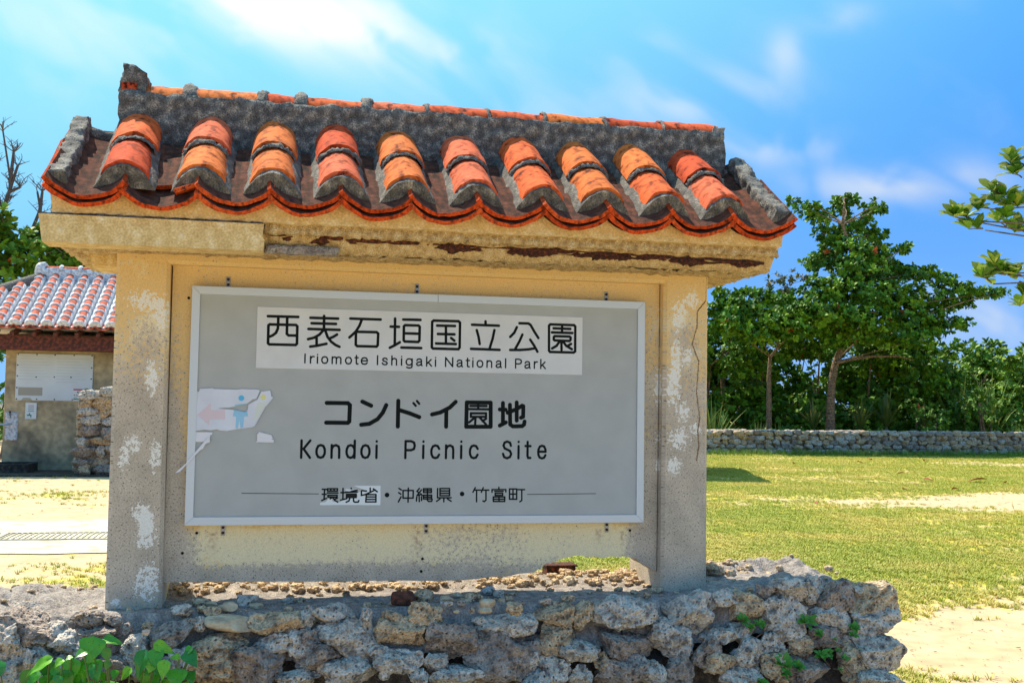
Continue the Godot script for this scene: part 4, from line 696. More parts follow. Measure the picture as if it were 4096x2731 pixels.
func make_sign_wall() -> void:
	var t := thing("sign_wall", "yellow painted concrete sign wall with red tiled roof standing on coral wall", "sign wall")
	var tf := facade_uv
	# inverted-U frame: two piers and the lintel in one casting
	var mb := MB.new()
	chamfer_prism(mb, PackedVector2Array([Vector2(-1.173, 0.70), Vector2(-1.176, 2.15), Vector2(1.176, 2.15), Vector2(1.174, 0.72), Vector2(0.975, 0.72), Vector2(0.982, 2.03), Vector2(-0.982, 2.03), Vector2(-0.972, 0.70)]), 0.005, -0.405, 0.013, tf)
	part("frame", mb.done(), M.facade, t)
	var edge := PackedVector2Array([Vector2(-0.976, 2.034), Vector2(-0.974, 0.834)])
	var e0 := [[-0.72, 0.832], [-0.4, 0.828], [-0.1, 0.826], [0.05, 0.822], [0.18, 0.824], [0.28, 0.832], [0.36, 0.838], [0.44, 0.848], [0.482, 0.862], [0.50, 0.882], [0.545, 0.890], [0.57, 0.904], [0.62, 0.912], [0.68, 0.909], [0.74, 0.904], [0.80, 0.907], [0.85, 0.905], [0.885, 0.897], [0.91, 0.878], [0.94, 0.862], [0.972, 0.842]]
	var prev := Vector2(-0.974, 0.834)
	for q in e0:
		var n := 4
		for s in n:
			var pt := prev.lerp(Vector2(q[0], q[1]), float(s + 1) / n); pt.y += R(-0.0028, 0.0028) if pt.x > 0.2 else R(-0.001, 0.001)
			edge.append(pt)
		prev = Vector2(q[0], q[1])
	edge.append(Vector2(0.978, 2.034))
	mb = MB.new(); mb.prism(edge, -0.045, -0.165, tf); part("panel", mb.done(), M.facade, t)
	# side brackets under the eaves
	mb = MB.new(); mb.prism(PackedVector2Array([Vector2(-1.30, 2.12), Vector2(-1.178, 2.12), Vector2(-1.178, 2.022), Vector2(-1.275, 2.022)]), -0.08, -0.33, tf); part("bracket", mb.done(), M.plaster, t)
	part("bracket", rough_box(Vector3(1.222, 2.13, -0.2), Vector3(0.085, 0.07, 0.24), 0.014, 0.018, 951, 22.0), M.spall, t)
	# eaves slab: spalled edge with its rusted bar, and the stretch of face that is still whole
	part("eaves_slab", rough_box(Vector3(-0.01, 2.118, -0.2), Vector3(2.70, 0.105, 0.96), 0.022, 0.016, 961, 26.0, func(p: Vector3):
		if p.z > 0.2: p.z -= 0.05 * smoothstep(2.12, 2.06, p.y); 
		return p), M.spall, t)
	part("spalled_band", rough_box(Vector3(0.355, 2.142, 0.285), Vector3(1.98, 0.05, 0.05), 0.012, 0.014, 966, 30.0), M.spall, t)
	mb = MB.new()
	mb.prism(PackedVector2Array([Vector2(-1.386, 2.142), Vector2(-0.637, 2.142), Vector2(-0.641, 2.10), Vector2(-0.634, 2.085), Vector2(-0.636, 2.046), Vector2(-1.372, 2.046)]), 0.35, 0.22, tf); part("fascia", mb.done(), M.plaster, t)
	part("fascia_ledge", rough_box(Vector3(-1.01, 2.143, 0.30), Vector3(0.735, 0.012, 0.085), 0.012, 0.007, 967, 30.0), M.roof_mortar, t)
	part("plaster_patch", rough_box(Vector3(-0.50, 2.066, 0.255), Vector3(0.26, 0.03, 0.03), 0.010, 0.008, 968, 40.0), M.bed_mortar, t)
	var rust_n := noise(9691, 3.2, 4)
	mb = MB.new(); var pts3 := []; var rad := []
	for k in 60:
		var x := lerpf(-0.62, 1.30, k / 59.0); pts3.append(Vector3(x, 2.117 - 0.022 * k / 59.0 + R(-0.003, 0.003), 0.272 + R(-0.003, 0.003))); rad.append(clampf(0.006 + rust_n.get_noise_1d(x * 1.3 + 9.0) * 0.012, 0.002, 0.012))
	mb.tube(pts3, rad, 7); part("rusted_bar", mb.done(), M.rust, t)
	part("rust_scale", rough_box(Vector3(0.36, 2.104, 0.262), Vector3(1.86, 0.018, 0.03), 0.010, 0.012, 969, 38.0, func(p: Vector3):
		var k := clampf(rust_n.get_noise_1d(p.x) * 2.6 + 0.55, 0.0, 1.6); return Vector3(p.x, 2.100 + (p.y - 2.104) * (0.15 + k) - 0.010 * p.x + 0.006 * rust_n.get_noise_1d(p.x * 2.0 + 40.0), p.z - 0.02 * (1.0 - minf(k, 1.0)))), M.rust, t)
	# scalloped bedding plaster between slab and tiles
	mb = MB.new(); var top := PackedVector2Array()
	for k in 111:
		var x := lerpf(-1.355, 1.355, k / 110.0); var ph := fposmod((x + 1.355) / 0.2464, 1.0); var s := absf(ph * 2 - 1)
		top.append(Vector2(x, 2.176 + 0.058 * s * s + R(-0.002, 0.002)))
	for k in 111:
		top.append(Vector2(lerpf(1.345, -1.345, k / 110.0), 2.150 + R(-0.003, 0.003)))
	mb.prism(top, 0.338, 0.10, tf); part("bedding", mb.done(), M.plaster, t)
	# roof core under the tiles
	mb = MB.new(); var prof := [Vector2(0.33, 2.165), Vector2(-0.2, 2.475), Vector2(-0.73, 2.165)]
	mb.face([Vector3(-1.32, 2.165, 0.33), Vector3(1.32, 2.165, 0.33), Vector3(1.32, 2.475, -0.2), Vector3(-1.32, 2.475, -0.2)], Vector3(0, 2.2, -0.2))
	mb.face([Vector3(-1.32, 2.165, -0.73), Vector3(1.32, 2.165, -0.73), Vector3(1.32, 2.475, -0.2), Vector3(-1.32, 2.475, -0.2)], Vector3(0, 2.2, -0.2))
	for x in [-1.32, 1.32]: mb.face([Vector3(x, 2.165, 0.33), Vector3(x, 2.475, -0.2), Vector3(x, 2.165, -0.73)], Vector3(0, 2.2, -0.2))
	part("roof_core", mb.done(), M.roof_mortar, t)
	# tiles
	M.lips = [M.pan_lip, tinted(M.pan_lip, C(226, 206, 196)), tinted(M.pan_lip, C(255, 232, 214))]
	var pans := []; var covers := []; var loaves := []; var rings := []
	for k in 4: pans.append(clay(0.152, 0.94, 0.25, 0.0155, 0.03, true, 2000 + k * 9, 0.0035))
	for k in 6: covers.append([clay(0.084, 1.36, 0.30, 0.014, 0.07, false, 2100 + k * 9, 0.004), clay(0.088, 1.36, 0.34, 0.014, 0.06, false, 2200 + k * 9, 0.004)])
	for k in 4: loaves.append(loaf(0.60, 0.0715, 2300 + k * 11))
	for k in 4:
		var rm := MB.new(); var rn := noise(2400 + k, 30.0, 4)
		rm.grid(22, 6, func(u, v):
			var a: float = (u * 2 - 1) * 1.25; var b: float = (v - 0.5) * TAU * 0.5
			var rr: float = 0.0815 + cos(b) * 0.010 * (0.75 + rn.get_noise_1d(u * 3.0)) + rn.get_noise_2d(u * 2.0, v) * 0.006
			return Vector3(sin(a) * rr, cos(a) * rr, -sin(b) * 0.014 + rn.get_noise_2d(u, 7.0) * 0.008))
		rings.append(rm.done())
	var u_dir := Vector3(0, sin(SLOPE), -cos(SLOPE)); var nrm := Vector3(0, cos(SLOPE), sin(SLOPE))
	var about := Transform3D(Basis(Vector3.UP, PI), Vector3(0, 0, -0.4))
	for side in 2:
		for c in 11:
			var x := -1.232 + c * 0.2464
			if side: x = -x
			for r in 4:
				var j := Basis(Vector3.FORWARD, R(-0.045, 0.045)) * Basis(Vector3.UP, R(-0.05, 0.05))
				if r == 0:
					var missing := c == 1 and side == 0
					var low := Transform3D(Basis(Vector3.RIGHT, nrm, -u_dir) * j, Vector3(x, 2.196, 0.40) - nrm * (0.019 + R(0.0, 0.004)) + u_dir * R(-0.006, 0.006))
					gutter_tile("eaves_tile", pans[(c + side) % 4], M.lips[rng.randi() % 3], M.pan, t, about * low if side else low)
					if missing:
						var sh := MB.new(); sh.bevel_box(Vector3.ZERO, Vector3(0.085, 0.016, 0.05), 0.003)
						part("tile_shard", sh.done(), M.pan_lip, t, Transform3D(Basis(Vector3.BACK, 0.35), Vector3(x + 0.085, 2.247, 0.385)))
						continue
				var q := Transform3D(Basis(Vector3.RIGHT, nrm, -u_dir) * j * Basis(Vector3.RIGHT, 0.045), Vector3(x, 2.196, 0.40) + u_dir * (0.005 + r * 0.135 + R(-0.006, 0.006)) + nrm * 0.007)
				gutter_tile("pan_tile", pans[(c * 3 + r + side) % 4], M.lips[rng.randi() % 3] if r == 0 else M.lips[1], M.pan, t, about * q if side else q)
		for c in 10:
			var x := -1.1088 + c * 0.2464
			if side: x = -x
			x += R(-0.008, 0.008)
			var lean := Basis(Vector3.UP, R(-0.03, 0.03))
			var b := Basis(Vector3.RIGHT, nrm, -u_dir) * lean; var o := Vector3(x, 2.196, 0.40) + nrm * 0.030
			var lo := Transform3D(b * Basis(Vector3.RIGHT, -0.02), o + u_dir * (0.086 + R(-0.008, 0.008))); var hi := Transform3D(b * Basis(Vector3.RIGHT, R(-0.03, 0.0)), o + u_dir * (0.345 + R(-0.012, 0.012)) + nrm * 0.010)
			var mo := Transform3D(b, o + u_dir * 0.066 - nrm * 0.001); var ri := Transform3D(b, o + u_dir * 0.335 + nrm * 0.001)
			var tl := rng.randi() % 6
			part("cover_tile", covers[c % 6][0], M.tiles[tl], t, about * lo if side else lo); part("cover_tile", covers[(c + 2) % 6][1], M.tiles[(tl + rng.randi() % 3) % 6], t, about * hi if side else hi)
			part("mortar_loaf", loaves[c % 4], M.roof_mortar, t, about * mo if side else mo); part("mortar_ring", rings[c % 4], M.roof_mortar, t, about * ri if side else ri)
		# mortar verges at both gable ends
		for e in [-1.0, 1.0]:
			var vm := rough_box(Vector3(e * 1.325, 0.036, -0.31), Vector3(0.06, 0.058, 0.54), 0.012, 0.014, 2500 + int(e) + side * 5, 16.0, func(p: Vector3): p.y += 0.03 * smoothstep(-0.3, -0.58, p.z); return p)
			var vt := Transform3D(Basis(Vector3.RIGHT, nrm, -u_dir), Vector3(0, 2.205, 0.40))
			part("verge", vm, M.roof_mortar, t, about * vt if side else vt)
	# gable ends below the verge
	for e in [-1.0, 1.0]:
		part("gable", rough_box(Vector3(e * 1.325, 2.25, -0.2), Vector3(0.06, 0.16, 1.02), 0.022, 0.014, 2530 + int(e), 14.0, func(p: Vector3):
			var lim := 2.20 + 0.60 * (0.60 - absf(p.z + 0.2)); return Vector3(p.x, minf(p.y, lim), p.z)), M.roof_mortar, t)
		part("gable_block", rough_box(Vector3(e * 1.285, 2.47, -0.2), Vector3(0.14, 0.14, 0.24), 0.02, 0.02, 2540 + int(e), 14.0), M.roof_mortar, t)
	# ridge
	var ridge := part("ridge", rough_box(Vector3(0.042, 2.512, -0.2), Vector3(2.475, 0.375, 0.252), 0.022, 0.016, 2560, 13.0), M.roof_mortar, t)
	var cut := [-1.115, -0.945, -0.666, -0.515, -0.25, -0.005, 0.251, 0.492, 0.755, 1.014, 1.262]
	for k in 10:
		var ln: float = cut[k + 1] - cut[k] + 0.012
		var rt := clay(0.108, 1.5, ln, 0.014, 0.035, false, 2600 + k * 5, 0.004)
		part("ridge_tile", rt, M.tiles[[2, 2, 4, 0, 3, 1, 1, 2, 4, 1][k]], ridge, Transform3D(Basis(Vector3.FORWARD, Vector3.UP, Vector3.RIGHT) * Basis(Vector3.UP, PI), Vector3(cut[k], 2.652 + R(-0.003, 0.003), -0.2)) )
		if k > 0:
			var kn := MB.new(); var rn := noise(2650 + k, 26.0, 4); var fat: float = [0.0, 0.9, 0.6, 0.8, 0.7, 0.2, 0.1, 0.1, 0.15, 0.1][k]
			kn.grid(24, 8, func(u, v):
				var a: float = (u * 2 - 1) * 1.6; var b: float = v * PI
				var rr: float = 0.105 + sin(b) * (0.014 * fat + 0.006) + rn.get_noise_2d(u * 1.2, v * 0.5) * 0.009
				return Vector3(-cos(b) * (0.024 * fat + 0.006) + rn.get_noise_2d(u * 1.5, 4.0) * 0.012, cos(a) * rr, sin(a) * rr), true)
			part("mortar_joint", kn.done(), M.roof_mortar, ridge, Transform3D(Basis.IDENTITY, Vector3(cut[k] + 0.004, 2.652, -0.2)))
	part("ridge_end", rough_box(Vector3(-1.152, 2.735, -0.2), Vector3(0.085, 0.16, 0.2), 0.014, 0.02, 2700, 18.0, func(p: Vector3):
		p.y -= 0.42 * maxf(0.0, p.x + 1.175); return p), M.roof_mortar, ridge)
	part("ridge_end", rough_box(Vector3(1.262, 2.675, -0.2), Vector3(0.05, 0.10, 0.21), 0.014, 0.014, 2705, 18.0), M.bed_mortar, ridge)
	mb = MB.new(); mb.bevel_box(Vector3(-1.166, 2.715, -0.098), Vector3(0.055, 0.05, 0.012), 0.003); part("tile_shard", mb.done(), M.tiles[4], ridge)
	# old screw holes as near-black discs, the shade inside put in as colour
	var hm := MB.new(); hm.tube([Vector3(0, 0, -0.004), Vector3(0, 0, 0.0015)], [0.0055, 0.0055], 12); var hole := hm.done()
	for q in [[-0.915, 1.907], [-0.858, 1.017], [-0.908, 0.942], [0.003, 0.909], [-0.001, 0.86], [0.857, 1.013]]: part("dark_hole_disc", hole, M.hole, t, Transform3D(Basis.IDENTITY, Vector3(q[0], q[1], -0.045)))

# ---- the sign board --------------------------------------------------------
func draw_line(buf: PackedByteArray, w: int, h: int, a: Vector2, b: Vector2, r: float, c: Color) -> PackedByteArray:
	var x0 := maxi(0, int(minf(a.x, b.x) - r - 1)); var x1 := mini(w - 1, int(maxf(a.x, b.x) + r + 1)); var y0 := maxi(0, int(minf(a.y, b.y) - r - 1)); var y1 := mini(h - 1, int(maxf(a.y, b.y) + r + 1))
	var d := b - a; var l2 := maxf(d.length_squared(), 0.0001)
	for y in range(y0, y1 + 1):
		for x in range(x0, x1 + 1):
			var p := Vector2(x + 0.5, y + 0.5); var t := clampf((p - a).dot(d) / l2, 0.0, 1.0); var cv := clampf(r - p.distance_to(a + d * t) + 0.5, 0.0, 1.0)
			if cv > 0.0:
				var k := (y * w + x) * 3
				buf[k] = int(lerpf(buf[k], c.r8, cv)); buf[k + 1] = int(lerpf(buf[k + 1], c.g8, cv)); buf[k + 2] = int(lerpf(buf[k + 2], c.b8, cv))
	return buf
func draw_poly(buf: PackedByteArray, w: int, h: int, poly: PackedVector2Array, c: Color, soft := 1.0) -> PackedByteArray:
	var lo := poly[0]; var hi := poly[0]
	for p in poly: lo = lo.min(p); hi = hi.max(p)
	for y in range(maxi(0, int(lo.y)), mini(h - 1, int(hi.y)) + 1):
		for x in range(maxi(0, int(lo.x)), mini(w - 1, int(hi.x)) + 1):
			if Geometry2D.is_point_in_polygon(Vector2(x + 0.5, y + 0.5), poly):
				var k := (y * w + x) * 3
				buf[k] = int(lerpf(buf[k], c.r8, soft)); buf[k + 1] = int(lerpf(buf[k + 1], c.g8, soft)); buf[k + 2] = int(lerpf(buf[k + 2], c.b8, soft))
	return buf
# single-stroke letters: x 0..1, baseline 0, x-height 1
const GLYPHS := {
	"I": "0,0 0,1.33", "i": "0,0 0,0.97; 0,1.30 0,1.31", "l": "0,0 0,1.36", "r": "0,0 0,1; 0,0.62 0.3,0.9 0.65,1 1,0.98", "o": "0.5,1 0.2,0.93 0.03,0.7 0,0.5 0.03,0.3 0.2,0.07 0.5,0 0.8,0.07 0.97,0.3 1,0.5 0.97,0.7 0.8,0.93 0.5,1",
	"m": "0,0 0,1; 0,0.75 0.1,0.93 0.27,1 0.43,0.93 0.48,0.75 0.48,0; 0.48,0.75 0.6,0.93 0.76,1 0.94,0.93 1,0.75 1,0", "t": "0,0.97 1,0.97; 0.42,1.3 0.42,0.2 0.55,0.03 1,0.03", "e": "0.02,0.53 1,0.53 0.97,0.72 0.8,0.94 0.5,1 0.2,0.93 0.03,0.7 0,0.5 0.03,0.28 0.2,0.07 0.5,0 0.8,0.05 0.98,0.25",
	"s": "0.95,0.78 0.78,0.96 0.5,1 0.2,0.95 0.06,0.76 0.2,0.58 0.5,0.51 0.82,0.43 0.98,0.24 0.82,0.05 0.5,0 0.18,0.05 0,0.24", "h": "0,0 0,1.36; 0,0.68 0.2,0.93 0.55,1 0.9,0.9 1,0.66 1,0", "n": "0,0 0,1; 0,0.68 0.2,0.93 0.55,1 0.9,0.9 1,0.66 1,0", "g": "1,0.97 1,-0.1 0.92,-0.32 0.5,-0.42 0.1,-0.3; 1,0.5 0.95,0.75 0.75,0.95 0.48,1 0.2,0.92 0.03,0.7 0,0.5 0.03,0.3 0.2,0.1 0.48,0.03 0.75,0.08 0.95,0.28 1,0.5",
	"a": "0.06,0.76 0.22,0.96 0.5,1 0.78,0.95 0.88,0.74 0.88,0.15 1,0; 0.88,0.58 0.45,0.54 0.12,0.42 0.02,0.22 0.14,0.05 0.4,0 0.7,0.1 0.88,0.3", "k": "0,0 0,1.36; 0.9,0.98 0.03,0.32; 0.32,0.56 1,0", "N": "0,0 0,1.33 1,0 1,1.33", "P": "0,0 0,1.33 0.6,1.33 0.92,1.22 1,0.98 0.92,0.72 0.6,0.62 0,0.62",
	"K": "0,0 0,1.36; 1,1.36 0.25,0.7 1,0", "d": "1,0 1,1.36; 1,0.5 0.95,0.75 0.75,0.95 0.5,1 0.2,0.93 0.03,0.7 0,0.5 0.03,0.3 0.2,0.07 0.5,0 0.75,0.05 0.95,0.25 1,0.5", "c": "1,0.74 0.8,0.95 0.5,1 0.2,0.93 0.03,0.7 0,0.5 0.03,0.3 0.2,0.07 0.5,0 0.8,0.05 1,0.27", "S": "0.95,1.0 0.85,1.23 0.5,1.33 0.17,1.24 0.05,1.0 0.2,0.78 0.5,0.69 0.85,0.58 1,0.35 0.85,0.1 0.5,0 0.15,0.09 0,0.35"}
func write_on(buf: PackedByteArray, w: int, h: int, to: Callable, strokes: String, r: float, c: Color) -> PackedByteArray:
	for s in strokes.split(";"):
		var p := pts(s)
		if p.size() == 1: p.append(p[0])
		for k in p.size() - 1: buf = draw_line(buf, w, h, to.call(p[k]), to.call(p[k + 1]), r, c)
	return buf
func letters_on(buf: PackedByteArray, w: int, h: int, to: Callable, spec: String, r: float, c: Color) -> PackedByteArray:
	for s in spec.split(";"):
		var f := s.strip_edges().split(" "); var x0 := float(f[1]); var x1 := float(f[2]); var b := float(f[3]); var xh := float(f[4])
		for st in (GLYPHS[f[0]] as String).split(";"):
			var p := pts(st)
			for k in p.size() - 1: buf = draw_line(buf, w, h, to.call(Vector2(lerpf(x0, x1, p[k].x), b + p[k].y * xh)), to.call(Vector2(lerpf(x0, x1, p[k + 1].x), b + p[k + 1].y * xh)), r, c)
	return buf
func map_poly(s: String, to: Callable) -> PackedVector2Array:
	var o := PackedVector2Array()
	for p in pts(s): o.append(to.call(p))
	return o
func blank(w: int, h: int, c: Color, var_amount: float, sd: int) -> PackedByteArray:
	var a := bytes(noise(sd, 0.006, 4), w, h, false); var b := bytes(noise(sd + 1, 0.2, 2), w, h, false); var buf := PackedByteArray(); buf.resize(w * h * 3)
	for k in w * h:
		var f := 1.0 + ((a[k] + b[k] * 0.4) / 255.0 - 0.7) * var_amount
		buf[k * 3] = clampi(int(c.r8 * f), 0, 255); buf[k * 3 + 1] = clampi(int(c.g8 * f), 0, 255); buf[k * 3 + 2] = clampi(int(c.b8 * f), 0, 255)
	return buf
func printed(buf: PackedByteArray, w: int, h: int, rough: float) -> StandardMaterial3D:
	var m := plain(Color.WHITE, rough); m.metallic_specular = 0.12; m.albedo_texture = ImageTexture.create_from_image(Image.create_from_data(w, h, false, Image.FORMAT_RGB8, buf)); return m
func sheet(x0: float, y0: float, x1: float, y1: float, thick: float) -> ArrayMesh:   # upright plate, front at z = 0, uv over the front
	var mb := MB.new(); var c := Vector3((x0 + x1) / 2, (y0 + y1) / 2, -thick / 2)
	mb.bevel_box(c, Vector3(x1 - x0, y1 - y0, thick), thick * 0.15, func(p: Vector3): return Vector2((p.x - x0) / (x1 - x0), (y1 - p.y) / (y1 - y0)))
	return mb.done()
func make_sign_board() -> void:
	var t := thing("sign_board", "grey aluminium framed park sign board with black lettering and white name plate", "sign board", Vector3(-0.9, 1.05, 0.0))
	var ink := C(26, 30, 30)
	# grey face (inside the frame: 30..1770 by 30..870 mm)
	var w := 2000; var h := 966; var s := w / 1740.0
	var to := func(p: Vector2) -> Vector2: return Vector2((p.x - 30.0) * s, (870.0 - p.y) * s)
	var buf := blank(w, h, C(171, 175, 174), 0.05, 1201)
	var white := C(214, 222, 226)
	buf = draw_poly(buf, w, h, map_poly(POLY_STICK, to), white); buf = draw_poly(buf, w, h, map_poly(POLY_STICK2, to), white)
	buf = write_on(buf, w, h, to, KONDOI_STROKES, 8.0 * s, ink); buf = write_on(buf, w, h, to, KONDOI_FINE, 4.6 * s, ink); buf = letters_on(buf, w, h, to, KONDOI_TEXT, 4.7 * s, ink)
	buf = write_on(buf, w, h, to, SMALL_STROKES, 2.9 * s, ink); buf = write_on(buf, w, h, to, DOTS, 9.0 * s, ink); buf = write_on(buf, w, h, to, RULES, 1.1 * s, ink)
	var face := part("face", sheet(0.03, 0.03, 1.77, 0.87, 0.004), printed(buf, w, h, 0.55), t); face.position.z = -0.006
	# white name plate
	w = 1400; h = int(1400.0 * 235.0 / 1292.0); var s2 := w / 1292.0
	to = func(p: Vector2) -> Vector2: return Vector2((p.x - 243.0) * s2, (829.0 - p.y) * s2)
	buf = blank(w, h, C(206, 209, 211), 0.05, 1211)
	buf = write_on(buf, w, h, to, PLATE_STROKES, 5.2 * s2, ink); buf = letters_on(buf, w, h, to, PLATE_TEXT, 2.7 * s2, ink)
	var pl := part("name_plate", sheet(0.243, 0.594, 1.535, 0.829, 0.0016), printed(buf, w, h, 0.5), t); pl.position.z = -0.0036
	# frame rails, mitred
	var rail := func(a: Vector2, b: Vector2, ai: Vector2, bi: Vector2) -> void:
		var mb := MB.new(); mb.prism(PackedVector2Array([a, b, ai, bi]), 0.0, -0.03)
		part("frame_rail", mb.done(), M.alu, t)
	var g := 0.0006
	rail.call(Vector2(g, 0.9), Vector2(0.939, 0.9), Vector2(0.939, 0.87), Vector2(0.03 + g, 0.87)); rail.call(Vector2(0.9405, 0.9), Vector2(1.8 - g, 0.9), Vector2(1.77 - g, 0.87), Vector2(0.9405, 0.87))
	rail.call(Vector2(g, 0), Vector2(1.8 - g, 0), Vector2(1.77 - g, 0.03), Vector2(0.03 + g, 0.03))
	rail.call(Vector2(0, g), Vector2(0, 0.9 - g), Vector2(0.03, 0.87 - g), Vector2(0.03, 0.03 + g)); rail.call(Vector2(1.8, g), Vector2(1.8, 0.9 - g), Vector2(1.77, 0.87 - g), Vector2(1.77, 0.03 + g))
	var bk := MB.new(); bk.bevel_box(Vector3(0, 0, -0.013), Vector3(1.78, 0.88, 0.02), 0.002); part("backing", bk.done(), M.steel, t, Transform3D(Basis.IDENTITY, Vector3(0.9, 0.45, -0.012)))
	# fixing straps with two screws each
	var st := MB.new(); st.bevel_box(Vector3(0, 0, 0.0015), Vector3(0.016, 0.062, 0.003), 0.001); var sm := st.done()
	var sc := MB.new(); sc.tube([Vector3(0, 0, 0.0), Vector3(0, 0, 0.003), Vector3(0, 0, 0.005)], [0.0056, 0.0056, 0.003], 10); var scm := sc.done()
	for q in [[-0.77, 1.955, 1], [-0.04, 1.955, 1], [0.746, 1.952, 1], [-0.762, 1.045, -1], [0.015, 1.045, -1], [0.757, 1.045, -1]]:
		var o := part("strap", sm, M.steel, t, Transform3D(Basis.IDENTITY, Vector3(q[0] + 0.9, q[1] - 1.05 + q[2] * 0.008, -0.0445)))
		for yy in [0.020, 0.0]: part("screw", scm, M.screw, o, Transform3D(Basis.IDENTITY, Vector3(0, q[2] * yy, 0.003)))
	# torn paper notices
	w = 360; h = 240
	to = func(p: Vector2) -> Vector2: return Vector2((p.x - 20.0) * 1.1, (560.0 - p.y) * 1.1)
	buf = blank(w, h, C(206, 212, 224), 0.06, 1221)
	buf = draw_poly(buf, w, h, map_poly(POLY_ARROW, to), C(214, 182, 188), 0.55)
	buf = draw_poly(buf, w, h, map_poly(POLY_BLUEBODY, to), C(90, 180, 226), 0.5); buf = draw_poly(buf, w, h, map_poly(POLY_YELBODY, to), C(206, 214, 196), 0.6)
	var hd := map_poly(POLY_BLUEHEAD, to); buf = draw_line(buf, w, h, hd[0], hd[0], hd[0].distance_to(hd[1]), C(96, 180, 222))
	hd = map_poly(POLY_YELHEAD, to); buf = draw_line(buf, w, h, hd[0], hd[0], hd[0].distance_to(hd[1]), C(214, 214, 150))
	var pm := printed(buf, w, h, 0.7)
	var wav := noise(1231, 14.0, 3)
	var paper := func(poly: PackedVector2Array, lift: float) -> ArrayMesh:
		var mb := MB.new(); var dense := PackedVector2Array()
		for k in poly.size():
			var a := poly[k]; var b := poly[(k + 1) % poly.size()]; var n := maxi(1, int(a.distance_to(b) / 9.0))
			for i in n: dense.append(a.lerp(b, float(i) / n) + Vector2(R(-0.25, 0.25), R(-0.3, 0.3)))
		var tr := Geometry2D.triangulate_polygon(dense)
		for p in dense:
			mb.add(Vector3(p.x / 1000.0, p.y / 1000.0, lift + 0.0022 * (1.0 + wav.get_noise_2d(p.x * 0.006, p.y * 0.006))), Vector2((p.x - 20.0) * 1.1 / 360.0, (560.0 - p.y) * 1.1 / 240.0))
		for k in range(0, tr.size(), 3):
			var n2 := (dense[tr[k + 1]] - dense[tr[k]]).cross(dense[tr[k + 2]] - dense[tr[k]])
			if n2 > 0: mb.tri(tr[k], tr[k + 2], tr[k + 1])
			else: mb.tri(tr[k], tr[k + 1], tr[k + 2])
		return mb.done()
	var notice := thing("paper_notice", "torn faded white paper notice with pink arrow and blue figure on grey sign", "notice", Vector3(-0.9, 1.05, 0.0))
	part("sheet", paper.call(pts(POLY_PAPER), -0.004), pm, notice)
	var white_paper := plain(C(214, 216, 224), 0.7)
	var rem := thing("paper_remnant", "small torn white paper remnant with a long ribbon trailing over the frame", "paper", Vector3(-0.9, 1.05, 0.0))
	part("scrap", paper.call(pts(POLY_PIECE), -0.004), white_paper, rem); part("ribbon", paper.call(pts(POLY_RIBBON), 0.0016), white_paper, rem)
	var rem2 := thing("paper_remnant", "small torn white paper corner left below the right edge of the arrow notice", "paper", Vector3(-0.9, 1.05, 0.0))
	part("scrap", paper.call(pts(POLY_PIECE2), -0.004), white_paper, rem2)
